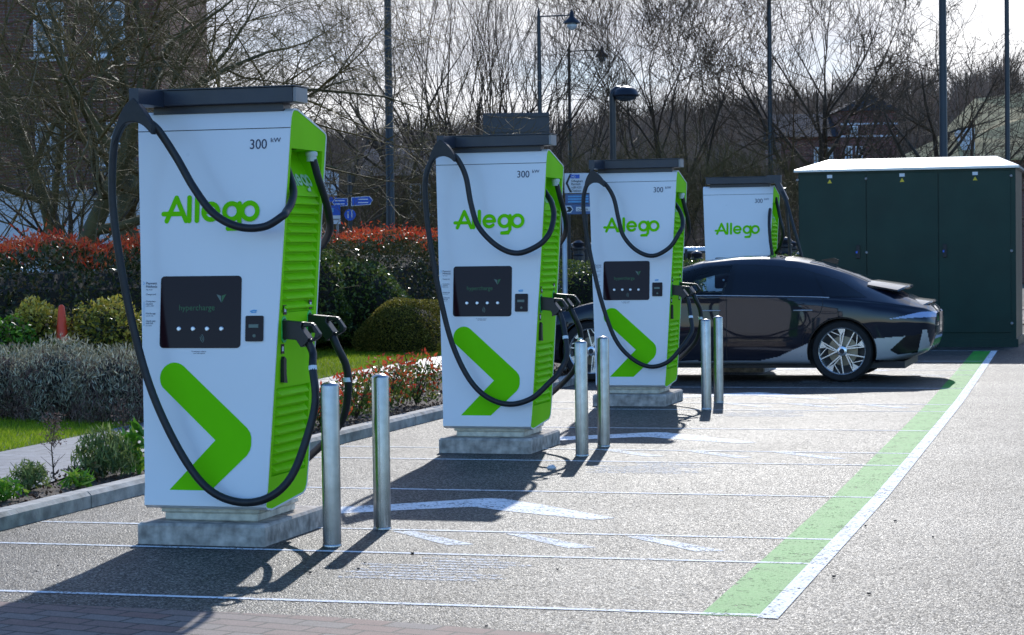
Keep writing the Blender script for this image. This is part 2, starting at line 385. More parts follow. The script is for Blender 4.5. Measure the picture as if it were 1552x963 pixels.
# ================================================================== SETTING
def sheet(name, pts, z, m, kind='structure', th=0):
    b = MB()
    if th: b.prism(pts, z-th, z, 'z')
    else: b.add([(x, y, z) for x, y in pts], [tuple(range(len(pts)))])
    o = b.build(name, m, None, 0); o['kind'] = kind; return o
KX = -6.16   # kerb face
sheet('ground', [(-900, -60), (900, -60), (900, 1200), (-900, 1200)], -.03, 'ground')
sheet('car_park', [(KX, -12), (24, -12), (24, 39), (KX, 39)], 0, 'asphalt')
sheet('road', [(-40, 44), (60, 44), (60, 56), (-40, 56)], .0, 'asphalt')
sheet('planting_bed', [(KX-.12, -8), (KX-.12, 36), (-40, 36), (-40, -8)], .07, 'soil', th=.08)
def off(poly, d): return [(x+d, y) for x, y in poly]
path_r = [(-5.9, 5), (-6.5, 11.2), (-6.9, 13.6), (-7.15, 15.2), (-7.7, 21), (-8.2, 26), (-8.5, 33)]
path_l = [(-7.6, 5), (-8.1, 12), (-8.28, 16.5), (-8.45, 18.5), (-8.95, 22), (-9.25, 25.5), (-9.5, 33)]
path_r = [(min(x, KX-.14), y) for x, y in path_r]
sheet('path', path_r+path_l[::-1], .082, 'slabs')
lawn_l = [(-12, 5), (-12, 17.6), (-10.1, 18.3), (-9.1, 17.95), (-8.47, 18.5)]
sheet('lawn', [(-7.61, 5), (-8.11, 12), (-8.29, 16.5), (-8.46, 18.5)]+[(-9.1, 17.95), (-10.1, 18.3), (-12, 17.6), (-12, 5)], .079, 'lawn')
sheet('lawn', [(-8.96, 22), (-9.26, 25.5), (-9.51, 33), (-12.5, 33), (-11.5, 28.6), (-10.9, 22)], .079, 'lawn')
# pavers at the car park's near edge
sheet('block_paving', [(-7, 8.95), (-4.88, 8.74), (-3.28, 8.66), (-2.2, 8.45), (-1.2, 8.15), (3, 7.0), (3, 2), (-7, 2)], .005, 'pavers')
# kerb: single stones
kb = MB(); y = 4.0
while y < 38:
    L = .91; d = random.uniform(-.004, .004)
    kb.add(*(lambda a: (a.v, a.f))(MB().prism([(KX+d, -.02), (KX+d, .075), (KX-.025+d, .1), (KX-.13+d, .1), (KX-.13+d, -.02)], y, y+L-.008, 'y'))); y += L
kerb = kb.build('kerb', 'kerb', None, 0); kerb['kind'] = 'structure'

# painted markings
def strip(mb, pts, wd, z=.004):
    P = [Vector((x, y, 0)) for x, y in pts]; L = []; Rr = []
    for i, p in enumerate(P):
        t = (P[min(i+1, len(P)-1)]-P[max(0, i-1)]).normalized(); n = Vector((-t.y, t.x, 0))*wd/2
        L.append(p+n); Rr.append(p-n)
    v = [(q.x, q.y, z) for q in L+Rr]; n = len(P)
    mb.add(v, [(n+i, n+i+1, i+1, i) for i in range(n-1)])
WX = [(9.0, -1.5), (13.5, -1.52), (18.5, -1.6), (22, -1.66), (26, -1.76), (32.6, -1.93)]
def wx(y):
    for (a, b), (c, d) in zip(WX, WX[1:]):
        if y <= c: return b+(d-b)*(y-a)/(c-a)
    return WX[-1][1]
LY = [9.06, 10.60, 11.50, 13.5, 15.50, 16.42, 18.45, 20.62, 21.53, 24.0, 26.5, 27.5, 29.65, 32.6]
b = MB()
for yy in LY:
    x0 = -6.12 if yy not in (13.5, 18.45, 24.0) else -5.25
    strip(b, [(x0, yy-.02), (-3.8, yy), (wx(yy)-.0, yy+(.02 if yy < 12 else 0))], .045, .003)
o = b.build('bay_lines', 'white_line', None, 0); o['kind'] = 'structure'
b = MB()
strip(b, [(x+.045, y) for y, x in WX], .09, .0045); o = b.build('edge_line', 'white_line', None, 0); o['kind'] = 'structure'
b = MB()
strip(b, [(x-.125, y+(.04 if i == 0 else -.02)) for i, (y, x) in enumerate(WX)], .245, .0015); o = b.build('green_edge_band', 'green_line', None, 0); o['kind'] = 'structure'
AR = [(-4.86, 12.33), (-4.38, 12.65), (-3.95, 13.02), (-3.86, 13.07), (-3.76, 13.06), (-3.41, 12.76), (-2.85, 12.22), (-2.97, 12.12), (-3.6, 12.46), (-3.8, 12.6), (-3.87, 12.6), (-4.24, 12.36), (-4.73, 11.99), (-4.86, 12.1)]
b = MB(); bw = MB(); bf = MB()
for dy in (0, 4.97, 10.1, 15.2):
    b.add([(x, y+dy, .002) for x, y in AR], [tuple(range(len(AR)))])
    for dx in (0, .66, 1.34):
        bw.add([(x+dx, y+dy, .002) for x, y in ((-3.95, 11.44), (-3.47, 10.94), (-3.33, 10.99), (-3.83, 11.46))], [(0, 1, 2, 3)])
    for k in range(9):
        yy = 9.75+k*.085; x0 = -3.65+.05*math.sin(k*2.1)+(.25 if k > 5 else 0); x1 = -2.95+.12*math.sin(k*1.3)
        bf.add([(x0, yy+dy, .002), (x1, yy+dy, .002), (x1, yy+.05+dy, .002), (x0, yy+.05+dy, .002)], [(0, 1, 2, 3)])
for q, nm, mm in ((b, 'painted_chevrons', 'white_line'), (bw, 'hatching', 'white_worn'), (bf, 'worn_bay_symbol', 'white_faint')):
    o = q.build(nm, mm, None, 0); o['kind'] = 'structure'

# ================================================================== CHARGERS
def vf(z): return .06+.0943*(z-.185)
def vr(z): return .67+.072*(z-.25)
def wd(z): return .35+.0463*(z-.185)
SIL = [(.15, .178), (.08, .188), (.052, .205), (.055, .24)]+[(vf(z), z) for z in (.3, .8, 1.4, 2.0, 2.235)]+[(vf(2.29)+.004, 2.285), (vf(2.3)+.018, 2.318), (vf(2.3)+.045, 2.334), (.36, 2.334),
       (.76, 2.236), (.80, 2.222), (.812, 2.20), (vr(2.0), 2.0), (vr(1.2), 1.2), (vr(.4), .4), (.662, .27), (.64, .235), (.60, .218)]
def face_pt(u, z, e=.002): return Vector((u, vf(z)-e, z))
def stroke(mb, pts, r, e, mp, closed=False):
    P = [Vector((x, y, 0)) for x, y in pts]; L = []; Q = []; n = len(P)
    for i, p in enumerate(P):
        a = P[i-1] if i else None; c = P[i+1] if i < n-1 else None
        if closed: a = P[i-1]; c = P[(i+1) % n]
        t = ((c or p)-(a or p)).normalized(); nn = Vector((-t.y, t.x, 0)); k = 1.0
        if a and c:
            d = (p-a).normalized().dot(Vector((t.x, t.y, 0))); k = 1/max(.5, d)
        L.append(p+nn*r*k); Q.append(p-nn*r*k)
    if closed:
        v = [mp(q.x, q.y, e) for q in L+Q]; mb.add(v, [(n+i, n+(i+1) % n, (i+1) % n, i) for i in range(n)]); return
    def cap(c, t):
        a0 = math.atan2(t.y, t.x); return [c+Vector((math.cos(a0+R(a)), math.sin(a0+R(a)), 0))*r for a in range(-75, 90, 15)]
    out = Q+cap(P[-1], (P[-1]-P[-2]))+L[::-1]+cap(P[0], (P[0]-P[1]))
    v = [mp(q.x, q.y, e) for q in out]; k = len(v)
    # fan pieces: strip quads plus two caps
    nq = len(Q); ce = len(Q); v2 = [mp(q.x, q.y, e) for q in Q+L]
    f = [(i, i+1, nq+i+1, nq+i) for i in range(nq-1)]
    mb.add(v2, f)
    for c, t, i0 in ((P[-1], P[-1]-P[-2], 1), (P[0], P[0]-P[1], 0)):
        cc = cap(c, t); a0 = math.atan2(t.y, t.x)
        ring = [c+Vector((math.cos(a0+R(a)), math.sin(a0+R(a)), 0))*r for a in range(-90, 91, 15)]
        mb.add([mp(q.x, q.y, e) for q in ring], [tuple(range(len(ring)))])
def arc(cx, cy, r, a0, a1, n=18): return [(cx+r*math.cos(R(a0+(a1-a0)*k/n)), cy+r*math.sin(R(a0+(a1-a0)*k/n))) for k in range(n+1)]
LOGO = [([(466, 0), (505, 88), (546, 0)], 9.6), ([(452, 27), (528, 27)], 9), ([(559, 0), (559, 88)], 9.6), ([(591, 0), (591, 88)], 9.6),
        (arc(648, 33, 30, 2, 318), 9.2), ([(622, 33), (676, 33)], 8.5), (arc(768, 33, 0, 0, 1, 1), 0), ([(766, 62), (766, -14), (756, -30), (720, -32)], 9.2), (arc(734, 33, 30, 0, 360), 9.2), (arc(808, 33, 31, 0, 360), 9.2)]
def wordmark(name, mp, mats, parent):
    b = MB(); e = .002
    for pts, r in LOGO:
        if r == 0: continue
        cl = len(pts) > 15 and abs(pts[0][0]-pts[-1][0]) < .1 and abs(pts[0][1]-pts[-1][1]) < .1
        if len(pts) == 3:   # apex drawn as two legs
            stroke(b, pts[:2], r, e, mp); e += .0004; stroke(b, pts[1:], r, e, mp)
        else: stroke(b, pts[:-1] if cl else pts, r, e, mp, cl)
        e += .0004
    return b.build(name, mats, parent, 0)

def make_charger():
    root = empty('charging_station')
    # plinth
    b = MB(); P = []
    pl = []
    for z, i in ((0, 0), (.1, .0), (.115, .012)):
        pl += [(-.375+i, .0+i+.015, z), (-.36+i, i, z), (.345-i, i, z), (.36-i, .015+i, z), (.36-i, .905-i, z), (-.375+i, .905-i, z)]
    f = [tuple(range(12, 18))]
    for k in range(2):
        for j in range(6): f.append((k*6+j, k*6+(j+1) % 6, k*6+6+(j+1) % 6, k*6+6+j))
    b.add(pl, f); b.build('plinth', 'plinth', root, 30)
    b = MB(); b.box(-.27, .27, .14, .68, .116, .16, b=.006); b.box(-.285, .285, .125, .69, .16, .19, b=.006); b.build('foot', 'foot', root, 30)
    # body: front shell, rear shell, core
    b = MB(); n = len(SIL)
    def shell(pts, u0=1.0, ins=0.0):
        k = len(pts); v = [(-(wd(z)-ins), y, z) for y, z in pts]+[(wd(z)-ins, y, z) for y, z in pts]
        return v, [tuple(range(k)), tuple(range(k, 2*k))[::-1]]+[((i+1) % k, i, k+i, k+(i+1) % k) for i in range(k)]
    # outer skin as a band (thickness .012) following the silhouette
    inner = []
    C = Vector((.43, 1.25))
    for i, (y, z) in enumerate(SIL):
        p = Vector((y, z)); a = Vector(SIL[i-1]); c = Vector(SIL[(i+1) % n]); t = (c-a).normalized(); nn = Vector((t.y, -t.x))
        if nn.dot(C-p) < 0: nn = -nn
        inner.append(p+nn*.010)
    v = []
    for s_ in (-1, 1):
        v += [(s_*wd(z), y, z) for y, z in SIL]; v += [(s_*(wd(z)-.0), q.x, q.y) for (y, z), q in zip(SIL, inner)]
    f = []
    for i in range(n):
        j = (i+1) % n
        f.append((j, i, 2*n+i, 2*n+j)); f.append((n+i, n+j, 3*n+j, 3*n+i)); f.append((i, j, n+j, n+i)); f.append((2*n+j, 2*n+i, 3*n+i, 3*n+j))
    b.add(v, f); b.build('housing', 'white', root, 28)
    # seams
    for z in (2.228, .279):
        b = MB(); b.box(-wd(z)-.001, wd(z)+.001, vf(z)-.0012, vf(z)+.004, z-.0022, z+.0022); b.build('panel_seam', 'black', root, 0)
    # green side panels with recess and louvres
    for sgn in (1, -1):
        def pt(s, z, d):
            a = vf(z)+.0102; c = vr(z)-.0102; return (sgn*(wd(z)-.003+d), a+(c-a)*s, z)
        b = MB()
        def quad(*p): b.add(list(p), [(0, 1, 2, 3)])
        # hood: flat polygon of the silhouette above z=2.12
        hp = [(vf(2.12)+.0102, 2.12)]+[(q.x, q.y) for (y, z), q in zip(SIL, inner) if z > 2.15]+[(vr(2.12)-.0102, 2.12)]
        b.add([(sgn*(wd(z)-.003), y, z) for y, z in hp], [tuple(range(len(hp)))])
        # foot area
        fp = [(vf(.34)+.0102, .34)]+[(q.x, q.y) for (y, z), q in reversed(list(zip(SIL[:5], inner[:5]))) if z < .34]+[(q.x, q.y) for (y, z), q in reversed(list(zip(SIL[-4:], inner[-4:]))) if z < .34]+[(vr(.34)-.0102, .34)]
        b.add([(sgn*(wd(z)-.003), y, z) for y, z in fp], [tuple(range(len(fp)))])
        # frame strips
        zs = [.34, .6, .9, 1.2, 1.5, 1.84, 2.12]
        for z0, z1 in zip(zs, zs[1:]):
            quad(pt(0, z0, 0), pt(.07, z0, 0), pt(.07, z1, 0), pt(0, z1, 0)); quad(pt(.93, z0, 0), pt(1, z0, 0), pt(1, z1, 0), pt(.93, z1, 0))
        # inner panel: flat at socket area, sunk behind louvres, sloping recess above
        prof = [(.34, 0), (.36, 0), (.361, -.024), (.832, -.024), (.833, 0), (1.235, 0), (1.236, -.024), (1.866, -.024), (1.867, -.006), (2.10, -.15), (2.12, -.15)]
        for (z0, d0), (z1, d1) in zip(prof, prof[1:]):
            quad(pt(.07, z0, d0), pt(.93, z0, d0), pt(.93, z1, d1), pt(.07, z1, d1))
            if d0 or d1:
                for s in (.07, .93): quad(pt(s, z0, d0), pt(s, z0, 0), pt(s, z1, 0), pt(s, z1, d1))
        quad(pt(.07, 2.12, -.15), pt(.93, 2.12, -.15), pt(.93, 2.12, 0), pt(.07, 2.12, 0))
        b.build('side_panel', 'green', root, 0)
        # louvres (ribs pressed in one sheet)
        b = MB()
        def fins(z0, z1, nfin):
            h = (z1-z0)/nfin
            for k in range(nfin):
                zt = z1-k*h; zb = zt-h*.78
                A = [pt(.10, zt-.002, -.022), pt(.90, zt-.002, -.022), pt(.86, zb+.006, .014), pt(.14, zb+.006, .014), pt(.14, zb, .012), pt(.86, zb, .012), pt(.90, zb-.002, -.0225), pt(.10, zb-.002, -.0225)]
                b.add(A, [(0, 1, 2, 3), (3, 2, 5, 4), (4, 5, 6, 7), (0, 3, 4, 7), (1, 6, 5, 2)])
        fins(1.243, 1.86, 12); b.build('louvre_panel', 'green', root, 0); b = MB(); fins(.368, .826, 9); b.build('louvre_panel', 'green', root, 0)
        # cable outlets under the hood
        b = MB()
        for s, dd in ((.2, -.10), (.33, -.05), (.36, -.11)):
            p = pt(s, 2.117, dd); b.lathe([(.022, 0), (.022, .002)], 14, p)
        b.build('cable_outlet', 'black', root, 0)
        # sockets
        for s in (.15, .82):
            zz = 1.145 if s < .5 else 1.165
            p = pt(s, zz, 0)
            T = Matrix.Translation(p) @ Matrix.Rotation(R(90)*sgn, 4, 'Y')
            b = MB(); b.prism([(x, y) for x, y in rrect(-.072, .072, -.032, .032, .03)], 0, .006, 'z', T=T); so_ = b.build('socket', 'sockgreen', root, 0)
            b = MB(); b.prism([(x, y) for x, y in rrect(-.058, .058, -.022, .022, .02)], .0062, .009, 'z', T=T); b.build('socket_hole', 'black', so_, 0)
            b = MB(); p = pt(s, zz+.105, 0); q = pt(s, zz-.105, 0)
            for pp in (p, q):
                b = MB(); b.box(pp[0], pp[0]+sgn*.003, pp[1]-.022, pp[1]+.022, pp[2]-.026, pp[2]+.026); lb = b.build('socket_label', 'blacktrim', root, 0)
                b = MB(); b.box(pp[0]+sgn*.003, pp[0]+sgn*.004, pp[1]-.012, pp[1]+.012, pp[2]-.012, pp[2]+.012); b.build('pictogram', 'signwhite', lb, 0)
        # tool hanging below the front socket
        p = pt(.17, .94, 0)
        b = MB(); b.prism([(p[1]-.02, .86), (p[1]+.03, .855), (p[1]+.018, .90), (p[1]+.02, .985), (p[1]-.01, 1.0), (p[1]-.022, .98)], p[0]-sgn*.001, p[0]+sgn*.02, 'x'); b.build('release_handle', 'plastic', root, 0)
        # pale wordmark on the recess
        def mp(x, y, e):
            k = .00085; z = 1.93+y*k; s0 = .26+(x-450)/393*.62; d = -.004-(.146*(z-1.867)/.233)
            q = pt(s0 if sgn > 0 else 1.14-s0, z, d+e*1.6); return q
        wordmark('side_wordmark', mp, 'faintwhite', root)
    # front graphics
    def fmap(x, y, e): u = -.262+(x-466)*.00142; z = 1.737+y*.00142; return face_pt(u, z, e)
    wordmark('wordmark', fmap, 'decal', root)
    CH = [(-.197+.084*math.cos(R(a)), .887+.084*math.sin(R(a))) for a in range(48, 226, 12)]+[(.051, .556), (-.215, .2825), (.025, .2825), (.236, .478), (.252, .505), (.258, .53), (.258, .575), (.250, .6), (.232, .624)]
    b = MB(); b.add([face_pt(u, z, .0022) for u, z in CH], [tuple(range(len(CH)))[::-1]]); b.build('chevron_graphic', 'decal', root, 0)
    text_obj('power_rating', '300', .075, lambda x, y, z: face_pt(.212+x, 2.118+y, .002+z), 'inkblue', root, align='LEFT', sx=.92)
    text_obj('power_unit', 'kW', .034, lambda x, y, z: face_pt(.334+x, 2.152+y, .002+z), 'inkblue', root, sx=1.15)
    b = MB()
    PL = [rrect(-.287, .184, 1.049, 1.437, .022)]
    sl_ = .0943
    v = [face_pt(u, z, .004) for u, z in PL[0]]; k = len(v); b.add(v+[face_pt(u, z, -.001) for u, z in PL[0]], [tuple(range(k))]+[((i+1) % k, i, k+i, k+(i+1) % k) for i in range(k)])
    scr = b.build('screen', 'screen', root, 0)
    text_obj('screen_text', 'hypercharge', .045, lambda x, y, z: face_pt(-.178+x, 1.252+y, .0046+z*.3), 'screenlogo', scr, sx=.94)
    b = MB(); b.add([face_pt(u, z, .0047) for u, z in ((.041, 1.337), (.066, 1.33), (.07, 1.293))], [(0, 1, 2)]); b.add([face_pt(u, z, .0048) for u, z in ((.071, 1.33), (.097, 1.338), (.072, 1.293))], [(0, 1, 2)], 1)
    b.build('screen_emblem', ['screengrey', 'screenlogo'], scr, 0)
    for u in (-.174, -.091, -.009, .074):
        b = MB(); T = Matrix.Translation(face_pt(u, 1.152, .004)) @ Matrix.Rotation(R(90)-.094, 4, 'X'); b.lathe([(.013, 0), (.013, .005), (.009, .008)], 16, T=T); b.build('button', 'steelbutton', scr)
    b = MB()
    for r in (.012, .021, .030):
        stroke(b, [(x, y) for x, y in arc(-.058, 1.098, r, -38, 52, 8)], .0016, .0046+r*.01, lambda x, y, e: face_pt(x, y, e))
    b.build('contactless_symbol', 'screengrey', scr, 0)
    b = MB(); pp = rrect(.213, .315, 1.085, 1.222, .008); v = [face_pt(u, z, .008) for u, z in pp]; k = len(v)
    b.add(v+[face_pt(u, z, -.001) for u, z in pp], [tuple(range(k))]+[((i+1) % k, i, k+i, k+(i+1) % k) for i in range(k)]); ter = b.build('payment_terminal', 'screen', root, 0)
    b = MB(); b.add([face_pt(u, z, .0085) for u, z in ((.232, 1.158), (.288, 1.158), (.288, 1.176), (.232, 1.176))], [(0, 1, 2, 3)]); b.build('terminal_display', 'screengrey', ter, 0)
    b = MB(); b.lathe([(.009, 0), (.009, .002)], 12, T=Matrix.Translation(face_pt(.265, 1.115, .008)) @ Matrix.Rotation(R(90), 4, 'X')); b.build('terminal_key', 'screengrey', ter, 0)
    b = MB(); stroke(b, [(.24, 1.245), (.255, 1.25), (.272, 1.249)], .004, .002, lambda x, y, e: face_pt(x, y, e)); stroke(b, [(.245, 1.239), (.27, 1.241)], .003, .0024, lambda x, y, e: face_pt(x, y, e)); b.build('card_symbol', 'inkcyan', root, 0)
    for s_, u, z, sz in (('Payment', -.377, 1.394, .019), ('Methods', -.377, 1.376, .019), ('Tap to pay', -.376, 1.363, .009), ('Charge card', -.376, 1.336, .012), ('Contactless', -.375, 1.298, .012), ('payment', -.375, 1.285, .012), ('credit or debit', -.375, 1.275, .008),
                         ('Mobile app', -.374, 1.232, .013), ('scan the code', -.374, 1.221, .008), ('Quick pay', -.373, 1.191, .014), ('web link', -.373, 1.179, .013), ('no account', -.373, 1.168, .008), ('To connect, contact', -.10, 1.028, .0105), ('our help centre', -.088, 1.018, .0105)):
        text_obj('small_print', s_, sz, lambda x, y, zz, u=u, z=z: face_pt(u+x, z+y, .002+zz), 'inkblue', root, ext=.0002)
    b = MB(); stroke(b, [(-.392, 1.408), (-.385, 1.4), (-.392, 1.392)], .0015, .002, lambda x, y, e: face_pt(x, y, e)); stroke(b, [(-.386, 1.30), (-.383, 1.17)], .001, .002, lambda x, y, e: face_pt(x, y, e))
    b.build('blue_mark', 'inkcyan', root, 0)
    # roof rail of the cable management
    b = MB(); b.box(-.40, .475, .215, .40, 2.362, 2.446, b=.004); b.box(-.42, .497, .205, .41, 2.446, 2.452); rail = b.build('roof_rail', 'anthracite', root, 0)
    b = MB(); b.box(.476, .494, .222, .39, 2.366, 2.442); b.build('rail_end_cap', 'greymetal', rail, 0)
    b = MB(); b.box(-.36, .40, .27, .37, 2.32, 2.363); b.prism([(.33, 2.363), (.45, 2.363), (.70, 2.245), (.62, 2.245)], .10, .34, 'x'); b.build('rail_bracket', 'anthracite', root, 0)
    return root

def sadlle(mb, c, ang, h=.0):
    pass

def cable_arm(root, flip=False, dy=0.0, up=0.0):
    """arm reaching from the rail's left end towards the front, with the saddle that carries the cable"""
    b = MB()
    x0, x1 = -.435, -.375
    b.prism([(-.44, .0), (-.39, -.01), (-.30, .30), (-.42, .30)] if not flip else [(-.44, .80), (-.39, .81), (-.30, .35), (-.42, .35)], 2.375, 2.455, 'z')
    a = b.build('rail_arm', 'anthracite', root, 0)
    return a

def plug_mesh(parent, p, sgn, rz):
    """CCS plug in the socket: body, grip loop; drawn in its own plane (x out, z up)"""
    T = Matrix.Translation(p) @ Matrix.Rotation(rz, 4, 'Z')
    S_ = 1/5.35/286
    O = [(135, 240), (200, 246), (320, 256), (395, 262), (412, 275), (468, 350), (466, 370), (452, 388), (400, 416), (385, 418), (366, 420), (345, 438), (318, 458), (303, 462), (262, 402), (135, 392)]
    H = [(306, 300), (350, 292), (384, 290), (394, 297), (424, 352), (420, 368), (416, 378), (404, 388), (386, 397), (376, 390)]
    C = lambda q: ((q[0]-135)*S_, (316-q[1])*S_)
    b = MB()
    # outline split around the grip hole
    parts = [[O[0], O[1], O[2], H[0], H[9], O[10], O[11], O[12], O[13], O[14], O[15]],
             [O[2], O[3], O[4], H[3], H[2], H[1], H[0]], [O[4], O[5], O[6], O[7], H[7], H[6], H[5], H[4], H[3]], [O[7], O[8], O[9], O[10], H[9], H[8], H[7]]]
    for i, q in enumerate(parts):
        wdh = .032 if i == 0 else .018
        b.prism([C(x) for x in q], -wdh+i*.0007, wdh-i*.0007, 'y', T=T)
    o = b.build('plug', 'plastic', parent, 30)
    m = o.modifiers.new('b', 'BEVEL'); m.width = .005; m.segments = 2; m.limit_method = 'ANGLE'
    out = T @ Vector((C((345, 430))[0], 0, C((345, 430))[1]))
    return o, out

chargers = []
CH_POS = [(-4.765, 10.69), (-4.752, 15.985), (-4.757, 21.04), (-4.72, 26.95)]
base = make_charger()
for i, (x, y) in enumerate(CH_POS):
    o = base if i == 0 else copy_tree(base)
    o.location = (x, y, 0.0); chargers.append(o)
CL = ['nearest white and green rapid charger, largest in view, behind the front steel bollard pair',
      'second white and green rapid charger from the front, beside the red-leaved young shrubs',
      'third white and green rapid charger, standing in front of the dark car bonnet',
      'farthest white and green rapid charger, half hidden behind the roof of the dark car']
for o, l in zip(chargers, CL): tag(o, l, 'car charger', 'rapid chargers along the kerb')

# cable runs: sight-line points with their depth in front of the row (local v)
def run(root, seq):
    ox, oy, _ = root.location; out = []
    for q in seq:
        if q == 'Q': out += [(.345, .36, 2.12), (.375, .36, 2.05), (.425, .34, 1.985), (.47, .30, 1.925), (.51, .22, 1.85), (.522, .15, 1.77)]; continue
        if q == 'R': out += [(.345, .36, 2.12), (.368, .36, 2.05), (.405, .34, 1.965), (.444, .29, 1.89), (.463, .21, 1.825), (.464, .13, 1.775)]; continue
        px, py, v = q; p = YP(px, py, oy+v); out.append((p.x-ox, p.y-oy, p.z))
    return out
CAB = {
 0: (['R', (428, 328, .06), (400, 344, .03), (362, 344, .01), (325, 325, .01), (295, 287, .02), (268, 240, .03), (240, 198, .0), (222, 184, -.04), (205, 178, -.06), (188, 184, -.06), (174, 215, -.06), (170, 290, -.05), (178, 370, -.05), (196, 470, -.04), (222, 570, -.03), (252, 645, -.03), (290, 712, -.03), (325, 748, -.03), (368, 762, -.03), (408, 754, -.02), (440, 725, .02), (463, 670, .08), (478, 610, .13), (474, 558, .17)], (205, 137)),
 1: (['Q', (832, 355, .08), (816, 372, .04), (785, 384, .02), (755, 374, .01), (726, 345, .01), (714, 310, .02), (706, 268, .02), (693, 241, .0), (682, 234, -.04), (668, 232, -.06), (656, 240, -.06), (645, 270, -.06), (646, 320, -.05), (654, 380, -.05), (667, 450, -.04), (685, 520, -.03), (710, 573, -.03), (738, 602, -.03), (772, 613, -.03), (806, 604, -.02), (833, 580, .02), (847, 565, .08), (859, 540, .13), (857, 512, .17)], (664, 212)),
 2: (['Q', (1029, 354, .08), (1015, 375, .04), (990, 388, .02), (965, 380, .01), (945, 358, .01), (937, 330, .02), (930, 300, .02), (918, 280, .0), (908, 274, -.04), (897, 274, -.06), (888, 284, -.06), (884, 310, -.06), (889, 355, -.05), (900, 410, -.05), (914, 465, -.04), (933, 515, -.03), (957, 543, -.03), (985, 556, -.03), (1012, 549, -.02), (1032, 528, .02), (1043, 513, .08), (1049, 500, .13), (1047, 481, .17)], (903, 254)),
}
for i in range(3):
    root = chargers[i]; seq, sad = CAB[i]
    P1 = run(root, seq)
    # plugs
    tips = []
    for s, zz, vv in ((.15, 1.145, 0), (.82, 1.165, 0)):
        y_ = vf(zz)+.0102+(vr(zz)-vf(zz)-.0204)*s
        pl_, out = plug_mesh(root, Vector((wd(zz)+.004, y_, zz)), 1, R(-6)); tips.append(out)
    # front cable ends in the front plug
    t0 = tips[0]
    end = [(t0.x+.028, t0.y, t0.z-.05), (t0.x-.006, t0.y, t0.z+.02)]
    b = MB(); cpath = spline(P1+end, 6); b.tube(cpath, .0215, 12); b.build('cable', 'rubber', root, 60)
    q = Vector(P1[-1]); b = MB(); dq = (Vector(P1[-1])-Vector(P1[-2])).normalized(); b.tube([q-dq*.012, q+dq*.012], .0228, 12); b.build('cable_tape', 'whitetape', root, 60)
    # back cable: from its gland down and round the rear, over the rear end of the arm, back to the rear plug
    b = MB(); gl = Vector((wd(2.1)-.005, .62, 2.06)); b.lathe([(.028, 0), (.028, .03), (.033, .03), (.033, .05), (.026, .055)], 16, (gl.x-.01, gl.y, gl.z)); b.build('cable_gland', 'gland', root, 40)
    t1 = tips[1]
    A = [(gl.x, gl.y, gl.z+.01), (.452, .645, 1.97), (.468, .70, 1.86), (.466, .77, 1.76), (.43, .86, 1.67), (.33, .93, 1.57), (.17, .95, 1.50), (0, .96, 1.45), (-.15, .94, 1.62), (-.28, .92, 1.95), (-.36, .92, 2.17), (-.42, .92, 2.235), (-.50, .92, 2.2), (-.56, .92, 2.05), (-.55, .9, 1.7), (-.50, .88, 1.2), (-.42, .86, .8), (-.28, .85, .48), (-.1, .84, .30), (.12, .83, .28), (.33, .8, .42), (.52, .76, .60), (.595, .68, .78), (.60, .65, .92), (t1.x+.03, t1.y-.005, t1.z-.06), (t1.x-.004, t1.y, t1.z+.012)]
    b = MB(); b.tube(spline(A, 6), .0215, 12); b.build('cable', 'rubber', root, 60)
    q = Vector((.600, .66, .85)); b = MB(); b.tube([q-Vector((0, 0, .012)), q+Vector((0, 0, .012))], .0235, 12); b.build('cable_tape', 'whitetape', root, 60)
    # arms and saddles, front and back
    for fr in (True, False):
        k = min(range(len(P1)), key=lambda j: -P1[j][2] if P1[j][0] < -.3 else 9) if fr else 10
        if fr:
            c = Vector(P1[k]); ids = range(k-2, k+3); pth = spline([P1[j] for j in range(k-2, k+3)], 5)
        else:
            c = Vector(A[11]); pth = spline([A[j] for j in range(9, 14)], 5)
        topz = 2.44; b = MB(); L1 = [Vector((p.x, p.y, p.z)) for p in pth]
        # boomerang shaped saddle plate hugging the cable
        yy = c.y; up_ = []; dn = []
        mid = len(L1)//2; xs = [p.x for p in L1]
        apex = c+Vector((.0, 0, .10))
        for j, p in enumerate(L1): dn.append((p.x, p.z-.026))
        n_ = len(L1)
        for j, p in enumerate(L1):
            tt = 1-abs(j-mid)/max(mid, 1); up_.append((p.x, p.z+.028+.075*max(0, tt)**1.3))
        if dn[0][0] > dn[-1][0]: dn = dn[::-1]; up_ = up_[::-1]
        b.prism(dn+up_[::-1], yy-.026, yy+.03, 'y'); sd_ = b.build('cable_saddle', 'rubber', root, 0)
        m_ = sd_.modifiers.new('b', 'BEVEL'); m_.width = .006; m_.segments = 2; m_.limit_method = 'ANGLE'
        b = MB(); x_ = c.x
        ya, yb = (yy-.02, .26) if fr else (.36, yy+.02)
        if fr: b.prism([(x_-.025, ya), (x_+.03, ya), (-.27, yb), (-.40, yb)], 2.358, 2.440, 'z')
        else: b.prism([(-.40, ya), (-.27, ya), (x_+.03, yb), (x_-.025, yb)], 2.358, 2.440, 'z')
        b.box(x_-.012, x_+.018, min(yy, yy)-.015, yy+.015, c.z+.05, 2.362)
        b.build('rail_arm', 'anthracite', root, 0)
